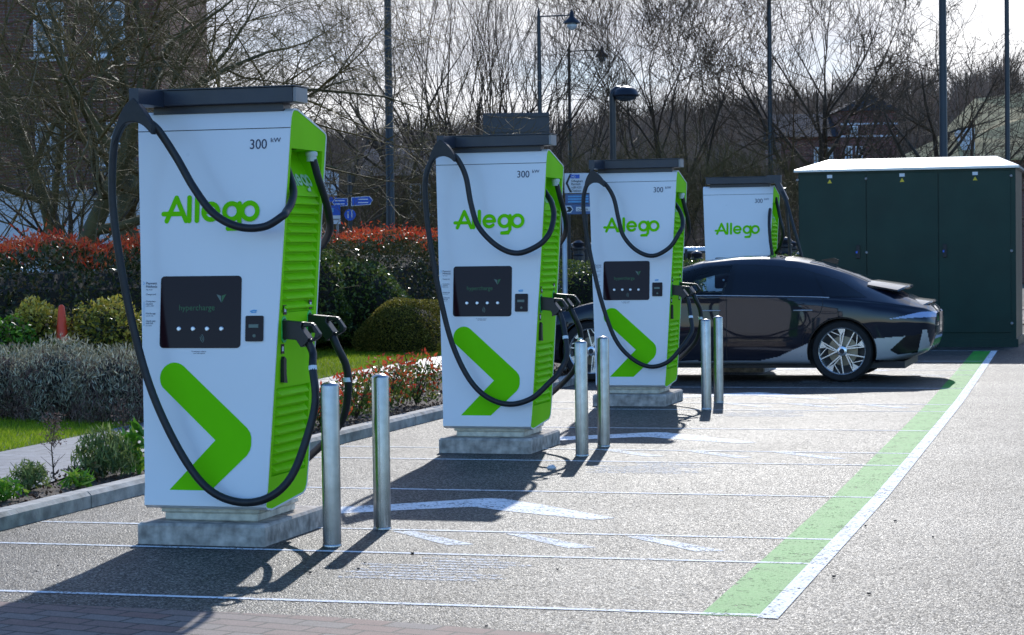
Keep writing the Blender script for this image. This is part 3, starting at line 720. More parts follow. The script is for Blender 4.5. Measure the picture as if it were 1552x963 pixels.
# farthest charger: arm swung to the right, its cable plugged into the car
root = chargers[3]; ox, oy, _ = root.location
b = MB(); pts = [YP(1178, 278, oy+.2), YP(1190, 300, oy+.1), YP(1203, 345, oy-.0), YP(1214, 385, oy+.0), YP(1221, 420, oy+.05), YP(1215, 470, oy+.1)]
pts = [(p.x-ox, p.y-oy, p.z) for p in pts]; b.tube(spline(pts, 6), .02, 10); b.build('cable', 'rubber', root, 60)
b = MB(); p0 = Vector(pts[0]); b.box(.38, p0.x+.05, .16, .26, 2.36, 2.46); b.prism([(p0.x-.04, p0.z+.04), (p0.x+.035, p0.z+.03), (Vector(pts[1]).x+.035, pts[1][2]-.02), (pts[1][0]-.02, pts[1][2]-.03)], .12, .2, 'y'); b.build('rail_arm', 'anthracite', root, 0)
for seq in ([(1170, 300, .5), (1166, 330, .1), (1167, 360, .0), (1171, 390, .0)], [(1176, 300, .5), (1182, 330, .4), (1187, 352, .4), (1183, 372, .5), (1176, 384, .6)], [(1189, 285, .8), (1192, 320, .9), (1195, 350, .9), (1198, 395, .9)]):
    b = MB(); b.tube(spline(run(root, seq), 6), .0205, 10); b.build('cable', 'rubber', root, 60)

# ================================================================== BOLLARDS
def make_bollard():
    r = empty('bollard')
    b = MB(); b.lathe([(.049, 0), (.049, .85), (.047, .858), (.030, .868), (.0, .874)], 40, cap=False); b.build('post', 'steel', r, 50)
    b = MB(); b.lathe([(.0495, .0), (.052, .0), (.052, .008), (.0495, .012)], 32, cap=False); b.build('collar', 'steel', r)
    return r
BP = [(-4.062, 10.80), (-4.035, 11.53), (-3.968, 15.92), (-3.985, 16.70), (-3.93, 20.77), (-3.975, 21.67)]
BL = ['steel bollard standing foremost of all, right of the nearest charger on the white line', 'steel bollard with green reflection just behind the foremost one, against the kerb and red shrubs',
      'front one of the two steel bollards beside the second charger', 'rear one of the two steel bollards beside the second charger, against the third charger',
      'front one of the two steel bollards before the dark car door', 'rear one of the two steel bollards before the dark car door']
bb = make_bollard()
for i, (p, l) in enumerate(zip(BP, BL)):
    o = bb if i == 0 else copy_tree(bb); o.location = (p[0], p[1], 0); o.rotation_euler = (0, 0, i*1.1)
    tag(o, l, 'bollard', 'stainless bollards guarding the chargers')

# ================================================================== CAR
def interp(tab, t):
    if t <= tab[0][0]: return tab[0][1]
    for (a, b), (c, d) in zip(tab, tab[1:]):
        if t <= c:
            k = (t-a)/(c-a); return b+(d-b)*k
    return tab[-1][1]
def smooth_tab(tab, r=.06):
    ts = np.linspace(tab[0][0], tab[-1][0], 400); vs = np.array([interp(tab, t) for t in ts]); k = max(1, int(r/(ts[1]-ts[0])))
    pad = np.concatenate([np.linspace(2*vs[0]-vs[k], vs[0], k, endpoint=False), vs, np.linspace(vs[-1], 2*vs[-1]-vs[-k-1], k+1)[1:]]); ker = np.ones(2*k+1)/(2*k+1)
    return ts, np.convolve(pad, ker, 'valid')
ZT = smooth_tab([(-3.79, .55), (-3.76, .66), (-3.68, .73), (-3.45, .82), (-3.1, .915), (-2.8, .975), (-2.55, 1.03), (-2.3, 1.17), (-2.01, 1.325), (-1.7, 1.42), (-1.26, 1.465), (-0.95, 1.47), (-0.6, 1.44), (-0.27, 1.37), (0.05, 1.265), (0.27, 1.17), (0.5, 1.07), (0.686, .985), (0.815, .93), (0.944, .895), (0.996, .86), (1.03, .78)], .07)
ZB = smooth_tab([(-3.79, .54), (-3.7, .65), (-3.4, .80), (-3.0, .91), (-2.6, .975), (-1.85, 1.005), (-1.28, 1.0), (-0.2, .975), (0.16, .945), (0.53, .90), (0.746, .865), (0.944, .83), (1.03, .77)], .06)
WB = smooth_tab([(-3.79, .45), (-3.72, .62), (-3.5, .76), (-3.2, .84), (-2.8, .885), (-2.2, .905), (-0.9, .905), (-0.3, .90), (0.2, .88), (0.6, .82), (0.858, .72), (0.978, .62), (1.03, .50)], .06)
WM = smooth_tab([(-3.79, .50), (-3.72, .68), (-3.5, .82), (-3.2, .90), (-2.9, .93), (-2.2, .925), (-1.0, .925), (-0.4, .94), (0.0, .945), (0.4, .93), (0.686, .88), (0.901, .80), (0.987, .72), (1.03, .60)], .06)
WR = smooth_tab([(-3.79, .35), (-3.5, .62), (-2.9, .74), (-2.6, .75), (-2.3, .70), (-1.8, .62), (-1.2, .595), (-0.6, .585), (0.0, .56), (0.3, .55), (0.6, .58), (0.858, .56), (1.03, .42)], .1)
BZ = smooth_tab([(-3.79, .40), (-3.7, .24), (-3.4, .20), (-2.9, .19), (-0.4, .19), (0.2, .2), (0.6, .24), (0.858, .31), (0.996, .38), (1.03, .55)], .05)
def tv(T, t): return float(np.interp(t, T[0], T[1]))
def section(t, n=72):
    zt, zb, wb, wm, wr, bz = (tv(x, t) for x in (ZT, ZB, WB, WM, WR, BZ))
    gl = max(0.0, min(1.0, (zt-zb-.03)/.3))      # how much greenhouse stands above the belt
    zt = max(zt, zb+.012)
    P = [(0, bz), (wm*.8, bz), (wm*.95, bz+.03), (wm*.985, bz+.10), (wm, min(.60, zb-.12)), (wm*.99, zb-.10), (wb+.012, zb-.02), (wb-.004, zb+.012*gl+.002),
         (wb+(wr-wb)*.5, zb+(zt-zb)*(.52*gl+.35*(1-gl))), (wr, zb+(zt-zb)*(.84*gl+.62*(1-gl))), (wr*.82, zb+(zt-zb)*(.94*gl+.82*(1-gl))), (wr*.4, zt-.006), (0, zt)]
    P = [Vector((a, b, 0)) for a, b in P]
    sp = [P[0], P[1]]+spline(P[1:], 10)[1:]
    # resample evenly
    L = [0]
    for a, b in zip(sp, sp[1:]): L.append(L[-1]+(b-a).length)
    s = np.linspace(0, L[-1], n); return np.interp(s, L, [p.x for p in sp]), np.interp(s, L, [p.y for p in sp])
def side_y(t, z):
    yy, zz = section(t, 120); k = [i for i in range(len(zz)-1) if (zz[i]-z)*(zz[i+1]-z) <= 0 and yy[i] > .3]
    if not k: return float(max(yy))
    i = k[0]; f = (z-zz[i])/((zz[i+1]-zz[i]) or 1e-6); return float(yy[i]+(yy[i+1]-yy[i])*f)
def inpoly(x, y, P):
    c = False
    for i in range(len(P)):
        x1, y1 = P[i-1]; x2, y2 = P[i]
        if (y1 > y) != (y2 > y) and x < (x2-x1)*(y-y1)/(y2-y1)+x1: c = not c
    return c
def make_car():
    root = empty('parked_car')
    NS = 230; T = np.concatenate([np.linspace(-3.79, -3.7, 14)[:-1], np.linspace(-3.7, .98, 560), np.linspace(.98, 1.03, 12)[1:]])
    Yg = np.zeros((len(T), NS)); Zg = np.zeros((len(T), NS))
    for i, t in enumerate(T): Yg[i], Zg[i] = section(t, NS)
    X = np.repeat(T[:, None], NS, 1)
    # normals for offsets
    dT = np.stack(np.gradient(np.stack([X, Yg, Zg], -1), axis=0), -1); 
    a = np.gradient(np.stack([X, Yg, Zg], -1), axis=0); c = np.gradient(np.stack([X, Yg, Zg], -1), axis=1); nn = np.cross(c, a); nn /= (np.linalg.norm(nn, axis=2, keepdims=True)+1e-9)
    if nn[150, 50, 1] < 0: nn = -nn
    Pg = np.stack([X, -Yg, Zg], -1); Nn = nn*[1, -1, 1]      # near side is -y
    cx = (T[:-1]+T[1:])/2
    FWIN = [(-2.33, 1.03), (-2.0, 1.225), (-1.78, 1.30), (-1.6, 1.335), (-1.30, 1.35), (-1.37, 1.015), (-1.87, 1.02)]
    RWIN = [(-1.25, 1.345), (-.92, 1.335), (-.49, 1.29), (-.36, 1.25), (-.21, .99), (-1.27, 1.012)]
    QWIN = [(-.34, 1.235), (-.07, 1.165), (.22, .985), (-.17, .985)]
    TRIM = [(-2.40, 1.01), (-2.0, 1.24), (-1.78, 1.32), (-1.6, 1.355), (-1.28, 1.365), (-.92, 1.352), (-.49, 1.305), (-.07, 1.18), (.28, .972), (-.2, .975), (-1.3, 1.0)]
    SILL = [(-2.5, .205), (-2.5, .25), (-.95, .25), (-.72, .30), (-.55, .38), (-.36, .46), (-.30, .2)]
    BUMP = [(0.3, .50), (0.712, .53), (0.54, .37), (0.617, .325), (0.841, .34), (0.858, .40), (0.901, .60), (0.944, .60), (0.978, .40), (0.91, .30), (0.6, .25), (0.3, .27)]
    BLK = [(0.72, .53), (0.55, .37), (0.626, .33), (0.832, .345), (0.849, .40), (0.884, .55)]
    TAIL = [(0.52, .725), (0.884, .80), (1.03, .80), (1.03, .735), (0.884, .74)]
    keep = np.ones((len(T)-1, NS-1), bool); lab = np.zeros((len(T)-1, NS-1), int)
    tt = np.repeat(cx[:, None], NS-1, 1); yy_ = (Yg[:-1, :-1]+Yg[1:, 1:])/2; zz_ = (Zg[:-1, :-1]+Zg[1:, 1:])/2
    def inp(P):
        c = np.zeros(tt.shape, bool)
        for a in range(len(P)):
            x1, y1 = P[a-1]; x2, y2 = P[a]
            if y1 == y2: continue
            c ^= ((y1 > zz_) != (y2 > zz_)) & (tt < (x2-x1)*(zz_-y1)/(y2-y1)+x1)
        return c
    zbt = np.array([tv(ZB, t) for t in cx])[:, None]; wrt = np.array([tv(WR, t) for t in cx])[:, None]
    arch = (yy_ > .5) & ((np.hypot(tt, zz_-.355) < .385) | (np.hypot(tt+2.95, zz_-.355) < .385))
    tests = [(1, inp(FWIN) & (yy_ > .55)), (2, (tt > -2.52) & (tt < -1.78) & (zz_ > zbt+.05) & (yy_ < wrt*.97) & (zz_ > 1.03)), (3, inp(RWIN) & (yy_ > .5)), (4, inp(QWIN) & (yy_ > .5)), (5, inp(TRIM) & (yy_ > .5)),
             (6, (tt > -.42) & (tt < .40) & (yy_ < wrt*.86) & (zz_ > 1.0)), (7, inp(SILL) & (yy_ > .5) & (zz_ > .2)), (8, inp(BLK) & (yy_ > .3)), (9, inp(BUMP) & (yy_ > .3)), (10, inp(TAIL) & (yy_ > .2))]
    for k_, m_ in tests[::-1]: lab[m_] = k_
    lab[arch] = 0; keep = ~arch & (lab != 1) & (lab != 2)
    def surf(name, mask, m, offs, side=0, cap=False, par=root):
        V = []; Fc = []
        for s in ((1, -1) if not side else (side,)):
            Q = (Pg+Nn*offs)*[1, s, 1]; idx = {}
            for i, j in zip(*np.nonzero(mask)):
                q = []
                for a, b_ in ((i, j), (i+1, j), (i+1, j+1), (i, j+1)):
                    k = (a, b_)
                    if k not in idx: idx[k] = len(V); V.append(Q[a, b_])
                    q.append(idx[k])
                Fc.append(tuple(q) if s > 0 else tuple(q[::-1]))
            if cap:
                for i in (0, len(T)-1):
                    r = [idx.get((i, j)) for j in range(NS)]; r = [x for x in r if x is not None]
                    Fc.append(tuple(r))
        o = mesh_obj(name, V, Fc, m, par, smooth=True); return o
    surf('body', keep, 'carblack', 0, cap=True)
    def sides(name, mask, m, offs):
        surf(name, mask, m, offs, side=1); surf(name, mask, m, offs, side=-1)
    sides('front_side_window', lab == 1, 'carglass', 0)
    surf('windscreen', lab == 2, 'carglass', 0)
    sides('rear_side_window', lab == 3, 'darkglass', .003); sides('quarter_window', lab == 4, 'darkglass', .003); sides('window_surround', lab == 5, 'blacktrim', .002)
    surf('rear_screen', lab == 6, 'darkglass', .003); sides('sill_trim', lab == 7, 'silvertrim', .004); sides('bumper_vent', lab == 8, 'blacktrim', .002)
    sides('bumper_trim', lab == 9, 'silvertrim', .004); sides('tail_lamp', lab == 10, 'lamp', .003)
    # lip of the arches and inner wells
    for wx_ in (0, -2.95):
        for s in (-1, 1):
            b = MB(); pts = []
            for k in range(0, 33):
                a = R(-14+208*k/32); t = wx_+.388*math.cos(a); z = .355+.388*math.sin(a)
                if z > .2: pts.append((t, s*(side_y(t, z)-.002), z))
            b.tube(pts, .012, 6); b.build('arch_lip', 'blacktrim', root, 60)
            b = MB(); seg = 24; v = []; f = []
            for k in range(seg+1):
                a = R(-20+220*k/seg)
                for y in (.60, .90): v.append((wx_+.40*math.cos(a), s*y, .355+.40*math.sin(a)))
            f = [(2*k, 2*k+1, 2*k+3, 2*k+2) for k in range(seg)]; b.add(v, f)
            b.add([(wx_+.40*math.cos(R(a)), s*.60, .355+.40*math.sin(R(a))) for a in range(-20, 201, 10)], [tuple(range(23))]); b.build('wheel_well', 'black', root, 0)
    # belt crease and seams
    def seam(name, pts, r, m):
        for s in (-1, 1):
            b = MB(); b.tube([(t, s*(side_y(t, z)+.001), z) for t, z in pts], r, 6); b.build(name, m, root, 60)
    seam('belt_highlight', [(-2.35+k*.13, tv(ZB, -2.35+k*.13)+.004) for k in range(18)], .006, 'silvertrim')  # silver tube stands in for the bright reflection along the belt line
    seam('door_seam', [(-1.33, .98-.03*k) for k in range(26)], .004, 'black')
    seam('door_seam', [(-.22, .97), (-.21, .9), (-.24, .8), (-.32, .72), (-.40, .64), (-.44, .5), (-.46, .3)], .004, 'black')
    seam('door_seam', [(-2.35, .98), (-2.36, .8), (-2.38, .5), (-2.36, .26)], .004, 'black')
    for t0 in (-1.62, -.55):
        for s in (-1, 1):
            b = MB(); b.tube([(t, s*(side_y(t, .83)+.002), .83) for t in (t0, t0+.1, t0+.22)], [.006, .009, .006], 8); b.build('door_handle', 'silvertrim', root, 60)
    # roof spoiler and tail wing
    for (t0, t1, z0, z1, hw, nm) in ((.26, .70, 1.165, 1.10, .60, 'roof_spoiler'), (.76, .97, .945, .92, .60, 'tail_spoiler')):
        b = MB(); n = 12; v = []
        for k in range(n+1):
            y = -hw+2*hw*k/n; c = (abs(y)/hw)**4; dz = -.05*c; d = -.10*c
            v += [(t0, y, z0+dz), (t1+d, y, z1+dz), (t1+d+.008, y, z1+dz-.018), (t0, y, z0+dz-.03)]
        f = []
        for k in range(n):
            for j in range(4): f.append((k*4+j, k*4+(j+1) % 4, k*4+4+(j+1) % 4, k*4+4+j))
        f += [(3, 2, 1, 0), (n*4, n*4+1, n*4+2, n*4+3)]; b.add(v, f); b.build(nm, 'carblack', root, 30)
    b = MB(); b.prism([(-.36, 1.40), (-.16, 1.345), (-.14, 1.40), (-.20, 1.425)], -.02, .02, 'y'); b.build('roof_antenna', 'blacktrim', root, 0)
    for s in (-1, 1):
        b = MB(); b.lathe([(.02, -.1), (.07, -.07), (.085, 0), (.06, .06), (.015, .08)], 14, T=Matrix.Translation((-2.12, s*1.0, 1.03)) @ Matrix.Rotation(R(90), 4, 'X') @ Matrix.Scale(1.3, 4, (1, 0, 0))); b.build('door_mirror', 'carblack', root, 60)
    # rear plate area, under tray, cabin
    b = MB(); b.box(-3.3, .7, -.80, .80, .16, .24); b.box(-2.5, .2, -.78, .78, .24, .5); b.build('floor_pan', 'black', root, 0)
    for s in (-.36, .36):
        for t0 in (-1.50, -.75):
            b = MB(); b.prism([(t0-.45, .5), (t0, .5), (t0+.16, 1.02), (t0+.17, 1.13), (t0+.10, 1.15), (t0+.04, 1.0), (t0-.12, .62), (t0-.45, .60)], s-.23, s+.23, 'y'); b.build('seat', 'black', root, 0)
    b = MB(); b.box(-2.55, -2.15, -.72, .72, .6, .96, b=.05); b.build('dashboard', 'black', root, 0)
    # wheels
    def wheel():
        w_ = empty('wheel'); w_.parent = root
        b = MB(); T = Matrix.Rotation(R(90), 4, 'X')
        b.lathe([(.27, -.115), (.33, -.115), (.352, -.09), (.36, -.05), (.36, .05), (.352, .09), (.33, .115), (.275, .112), (.266, .09), (.266, -.1)], 64, T=T, cap=False); b.build('tyre', 'tyre', w_, 40)
        b = MB(); b.lathe([(.268, .085), (.272, .105), (.266, .112), (.258, .105), (.25, .06), (.245, -.1)], 64, T=T, cap=False)
        o = b.build('rim', 'alloy', w_, 40)
        b = MB(); b.lathe([(.245, -.02), (.0, -.02)], 40, T=T, cap=False); b.build('rim_backing', 'alloydark', w_, 0)
        b = MB(); b.lathe([(.17, .0), (.17, .012), (.06, .02), (.05, .03)], 40, T=T); b.build('brake_disc', 'brake', w_, 40)
        b = MB(); b2 = MB()
        def sp(bb_, pts, d0, d1): bb_.prism(pts, -d1, -d0, 'y')
        for k in range(5):
            a = R(90+72*k)
            def pr(r, da): return (r*math.cos(a+R(da)), r*math.sin(a+R(da)))
            def bar(p, q, w0, w1, d0=.075, d1=.098, bb_=b):
                P_ = Vector(p); Q = Vector(q); n = (Q-P_).normalized(); n = Vector((-n.y, n.x)); sp(bb_, [P_+n*w0, P_-n*w0, Q-n*w1, Q+n*w1], d0, d1)
            e = k*.0006
            bar(pr(.03, -60), pr(.258, -13), .009, .006, .075, .1-e); bar(pr(.03, 60), pr(.258, 13), .009, .006, .075, .1-e-.0003)
            sp(b, [pr(.259, 13), pr(.175, 24), pr(.259, 31)], .07, .092-e*.5)
            bar(pr(.178, 25), pr(.075, 40), .007, .004, .068, .088)
            bar(pr(.175, 24), pr(.259, 50), .0045, .0045, .069, .0885)
        b.lathe([(.055, 0), (.055, .012), (.035, .02)], 24, T=Matrix.Translation((0, -.09, 0)) @ T); b.build('spokes', 'alloy', w_, 30)
        b = MB(); b.lathe([(.03, 0), (.03, .004)], 20, T=Matrix.Translation((0, -.1108, 0)) @ T); b.build('hub_cap', 'alloydark', w_, 30)
        return w_
    w0 = wheel()
    kids = [x for x in bpy.data.objects if x.parent == w0]
    for (x_, y_, rz) in ((0, -.80, 0), (-2.95, -.80, 0), (0, .80, math.pi), (-2.95, .80, math.pi)):
        if (x_, y_) == (0, -.80): q = w0
        else:
            q = w0.copy(); COL.objects.link(q); q.parent = root
            for kk in kids: c_ = kk.copy(); COL.objects.link(c_); c_.parent = q
        q.location = (x_, y_, .36); q.rotation_euler = (0, R(20 if x_ == 0 else 50), rz)
    return root
car = make_car(); car.location = (-3.146, 25.86, 0)
tag(car, 'glossy dark blue-black fastback saloon parked across a charging bay, tail to the right', 'car')

# ================================================================== CABINET
cb = empty('transformer_cabinet', (-4.93, 33.9, 0))
CW = 3.30; CD = 2.0; CHT = 2.72
b = MB(); b.box(.0, CW, 0, CD, .12, CHT); b.build('cabinet_body', 'cabinet', cb, 0)
b = MB(); b.box(-.03, CW+.03, -.03, CD+.03, 0, .12); b.build('base_frame', 'cabinet', cb, 0)
b = MB(); v = [(-.06, -.08, CHT), (CW+.06, -.08, CHT), (CW+.06, CD+.08, CHT), (-.06, CD+.08, CHT), (-.06, -.08, CHT+.035), (CW+.06, -.08, CHT+.035), (CW+.06, CD+.08, CHT+.035), (-.06, CD+.08, CHT+.035),
    (.34, CD*.5, CHT+.225), (CW-.34, CD*.5, CHT+.225)]
b.add(v, [(3, 2, 1, 0), (0, 1, 5, 4), (1, 2, 6, 5), (2, 3, 7, 6), (3, 0, 4, 7), (4, 5, 9, 8), (5, 6, 9), (6, 7, 8, 9), (7, 4, 8)]); b.build('roof', 'cabroof', cb, 0)
for k, (x0, x1, hx, hn) in enumerate(((.02, 1.045, .92, .03), (1.06, 2.14, None, 1.05), (2.155, 3.22, 2.24, 3.22))):
    b = MB(); b.box(x0, x1, -.022, -.001, .22, CHT-.04, b=.004); d = b.build('door', 'cabinet', cb, 0)
    if hx is not None:
        b = MB(); b.box(hx-.025, hx+.03, -.05, -.0225, 1.37, 1.58, b=.006); h = b.build('handle', 'black', d, 0)
        b = MB(); b.box(hx-.032, hx-.005, -.056, -.0505, 1.45, 1.485); b.build('handle_lock', 'blue', h, 0)
    lx = (.49, 1.60, 2.70)[k]
    b = MB(); b.box(lx-.04, lx+.04, -.026, -.0225, 2.62, 2.67); b.build('door_plate', 'signwhite', d, 0)
    b = MB(); b.prism([(lx-.035, 2.54), (lx+.035, 2.54), (lx, 2.60)], -.026, -.0225, 'y'); b.build('warning_triangle', 'yellow', d, 0)
for x_ in (-.01, 1.05, 3.235):
    for z_ in (.36, 1.46, 2.60):
        b = MB(); b.lathe([(.022, 0), (.022, .035), (.015, .045)], 12, T=Matrix.Translation((x_, -.0, z_)) @ Matrix.Rotation(R(90), 4, 'X')); b.build('hinge', 'greymetal', cb)
tag(cb, 'large dark green electrical substation cabinet with a sunlit pale roof, behind the car', 'cabinet')

# ================================================================== FOLIAGE
def leaves(P, size, aspect=.5, up=.3, nrm=None, jitter=.35):
    n = len(P); s = size*(1+jitter*rng.uniform(-1, 1, n))[:, None]
    d = rng.normal(size=(n, 3)); d[:, 2] += up; d /= np.linalg.norm(d, axis=1, keepdims=True)
    q = rng.normal(size=(n, 3)); q = np.cross(d, q); q /= np.linalg.norm(q, axis=1, keepdims=True)
    V = np.stack([P-d*s*.5, P+q*s*aspect*.5, P+d*s*.5, P-q*s*aspect*.5], 1); return V.reshape(-1, 3)
def lump(n, c, r, lumps=10, shell=.55, flat=True):
    """points spread near the surface of an uneven ellipsoid made of clumps"""
    c = np.array(c); r = np.array(r); d = rng.normal(size=(n, 3)); d /= np.linalg.norm(d, axis=1, keepdims=True)
    L = rng.normal(size=(lumps, 3)); L /= np.linalg.norm(L, axis=1, keepdims=True)
    k = (np.maximum(0, d @ L.T)**10).max(1)
    rad = (shell+(1-shell)*rng.uniform(0, 1, n)**.5)*(.78+.28*k)
    P = c+d*rad[:, None]*r
    return P[P[:, 2] > .09] if flat else P
def boxpts(n, x0, x1, y0, y1, z0, z1, amp=.12, depth=.25):
    """points near the surface of an uneven clipped hedge"""
    A = [(x1-x0)*(y1-y0), (y1-y0)*(z1-z0), (y1-y0)*(z1-z0), (x1-x0)*(z1-z0)]; A = np.array(A)/sum(A); w_ = rng.choice(4, n, p=A)
    u = rng.uniform(0, 1, (n, 3)); P = np.array([x0, y0, z0])+u*[x1-x0, y1-y0, z1-z0]; dd = rng.exponential(depth*.4, n)
    P[w_ == 0, 2] = z1-dd[w_ == 0]; P[w_ == 1, 0] = x0+dd[w_ == 1]; P[w_ == 2, 0] = x1-dd[w_ == 2]; P[w_ == 3, 1] = y0+dd[w_ == 3]
    P += amp*np.stack([np.sin(P[:, 1]*3.1+P[:, 2]*2), np.sin(P[:, 0]*2.3+P[:, 2]*4), np.sin(P[:, 1]*2.2+P[:, 0]*3)+.6*np.sin(P[:, 1]*7.3)], 1)*.6
    return P
def core_box(parent, x0, x1, y0, y1, z0, z1):  # solid dark block added inside a hedge so light cannot pass through
    b = MB(); b.box(x0, x1, y0, y1, z0, z1, b=min(.2, (x1-x0)*.3)); b.build('light_blocker', 'core', parent, 0)
def core_lump(parent, c, r, k=.72):  # dark lump added inside a shrub to keep light from showing through
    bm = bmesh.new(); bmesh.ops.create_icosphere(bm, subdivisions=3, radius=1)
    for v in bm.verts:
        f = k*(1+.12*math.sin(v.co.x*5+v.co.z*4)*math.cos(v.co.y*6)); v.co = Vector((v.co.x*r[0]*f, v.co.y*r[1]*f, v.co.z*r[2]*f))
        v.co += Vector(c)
    me = bpy.data.meshes.new('light_blocker'); bm.to_mesh(me); bm.free(); me.materials.append(M['core']); o = bpy.data.objects.new('light_blocker', me); COL.objects.link(o); o.parent = parent
def shrub(name, c, r, n, size, lm, label, cat='shrub', group=None, aspect=.5, up=.3, shell=.55, lumps=12, extra=None, core=.7):
    e = empty(name, (c[0], c[1], .08)); cc = (0, 0, c[2]-.08)
    P = lump(n, (c[0], c[1], c[2]), r, lumps, shell)-np.array([c[0], c[1], .08])
    np_mesh('foliage', leaves(P, size, aspect, up), 4, lm, e)
    if extra:
        for (m_, n2, s2, zmin, sh) in extra:
            Q = lump(n2, c, tuple(x*1.02 for x in r), lumps, sh); Q = Q[Q[:, 2] > c[2]+r[2]*zmin]-np.array([c[0], c[1], .08]); np_mesh('shoot_tips', leaves(Q, s2, aspect, .8), 4, m_, e)
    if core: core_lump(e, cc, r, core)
    tag(e, label, cat, group); return e
def hedge(name, x0, x1, y0, y1, z1, n, lm, label, red=None, size=.06):
    e = empty(name, ((x0+x1)/2, (y0+y1)/2, .08)); o_ = np.array([(x0+x1)/2, (y0+y1)/2, .08])
    P = boxpts(n, x0, x1, y0, y1, .1, z1)-o_; np_mesh('foliage', leaves(P, size, .45, .2), 4, lm, e)
    if red:
        Q = boxpts(red, x0, x1, y0, y1, .1, z1+.05, depth=.12); m = (Q[:, 2] > z1-.13+.09*np.sin(Q[:, 1]*2.7)+.05*np.sin(Q[:, 0]*9)) & (np.sin(Q[:, 1]*5.1+1)+np.sin(Q[:, 1]*2.3)+rng.uniform(-1, 1, len(Q)) > -.2)
        Q = Q[m]-o_; Q[:, 2] += rng.exponential(.035, len(Q)); np_mesh('red_shoots', leaves(Q, size*1.15, .3, 1.2), 4, 'lf_red', e)
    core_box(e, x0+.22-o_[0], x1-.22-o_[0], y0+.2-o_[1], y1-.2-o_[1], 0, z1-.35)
    tag(e, label, 'hedge'); return e
def wpt(px, Z): p = ZP(px, 400, Z); return p.x, p.y
hedge('hedge', -13.6, -11.3, 19.5, 29.5, 1.63, 42000, 'lf_dark', 'tall clipped hedge with red young tips, left of the nearest charger', 26000)
hedge('hedge', -13.2, -11.2, 31.5, 38.6, 1.78, 30000, 'lf_dark', 'tall red-tipped hedge between the first and second chargers, below the blue signs', 17000)
x, y = wpt(560, 33.2)
shrub('laurel_bush', (x-.6, y, .75), (1.5, .9, .95), 16000, .062, 'lf_green', 'dark green laurel bush between the first and second chargers, behind the domed shrub', extra=None)
x, y = wpt(502, 32.5)
shrub('laurel_bush', (x-.3, y-.3, .9), (.75, .7, .9), 9000, .062, 'lf_green', 'tall dark green bush just right of the nearest charger', extra=None)
x, y = wpt(614, 32)
shrub('domed_shrub', (x, y, .35), (.80, .75, .66), 34000, .03, 'lf_box', 'rounded clipped olive-yellow shrub on the lawn between the first two chargers', lumps=5, shell=.86, core=.62)
# low hedge beyond the path behind the chargers
x0, y0 = wpt(842, 39); x1, y1 = wpt(1215, 39)
e = hedge('hedge', x0, -7.2, y0-.5, y0+.6, 1.40, 6000, 'lf_green', 'low green hedge seen between the second and third chargers', None)
e = hedge('hedge', -6.4, -4.4, 38.4, 39.6, 1.45, 9000, 'lf_green', 'low green hedge seen either side of the farthest charger', None)
# left bed
L_ = 'grey-green lavender-like clump at the '
for px, Z, rr, h, lab in ((22, 19.9, .60, .56, 'grey-leaved shrub with brown stalks at the left end of the grey row'), (92, 19.6, .50, .68, 'grey-leaved shrub in the middle of the grey row beside the lawn'), (176, 19.4, .50, .60, 'grey-leaved shrub at the right end of the grey row, next to the nearest charger')):
    x, y = wpt(px, Z)
    e = shrub('grey_shrub', (x, y, .36), (rr, .6, h*.72), 9000, .055, 'lf_grey', lab, group='grey shrubs behind the lawn', aspect=.16, up=1.6, extra=None, core=.62, lumps=24, shell=.45)
    Q = lump(5200, (x, y, .30), (rr*1.05, .62, h*.66), 20, .6)-np.array([x, y, .08]); np_mesh('dry_stalks', leaves(Q, .085, .1, 1.2), 4, 'lf_brown', e)
for px, Z, cz, rr, mm, n, lab in ((3, 21.0, .80, (.32, .4, .44), 'lf_bright', 4200, 'bright fresh green shrub at the far left edge behind the grey shrubs'),
        (48, 21.6, .92, (.36, .4, .44), 'lf_yellow', 5200, 'golden variegated shrub left of the orange cone'),
        (160, 21.6, .92, (.46, .45, .44), 'lf_yellow', 5200, 'golden variegated shrub right of the orange cone')):
    x, y = wpt(px, Z); e = shrub('variegated_shrub' if mm == 'lf_yellow' else 'green_shrub', (x, y, cz-.2), rr, n, .05, mm, lab, core=.6, lumps=22, shell=.4)
    Q = lump(2400, (x, y, cz-.25), rr, 9, .5)-np.array([x, y, .08]); np_mesh('older_leaves', leaves(Q, .05), 4, 'lf_dark', e)
x, y = wpt(98, 20.75)
shrub('low_shrub', (x, y, .45), (.30, .3, .40), 2600, .045, 'lf_green', 'low dark green shrub hiding the foot of the orange cone')
x, y = wpt(92, 21.4)
e = empty('traffic_cone', (x, y, .08)); b = MB(); b.lathe([(.17, 0), (.17, .03), (.125, .04), (.03, .98), (.012, 1.0)], 24); b.build('cone_body', 'cone', e, 40); b = MB(); b.box(-.2, .2, -.2, .2, -.02, .02, b=.006); b.build('cone_base', 'cone', e, 0)
tag(e, 'tall orange traffic cone half hidden between two golden shrubs', 'traffic cone')
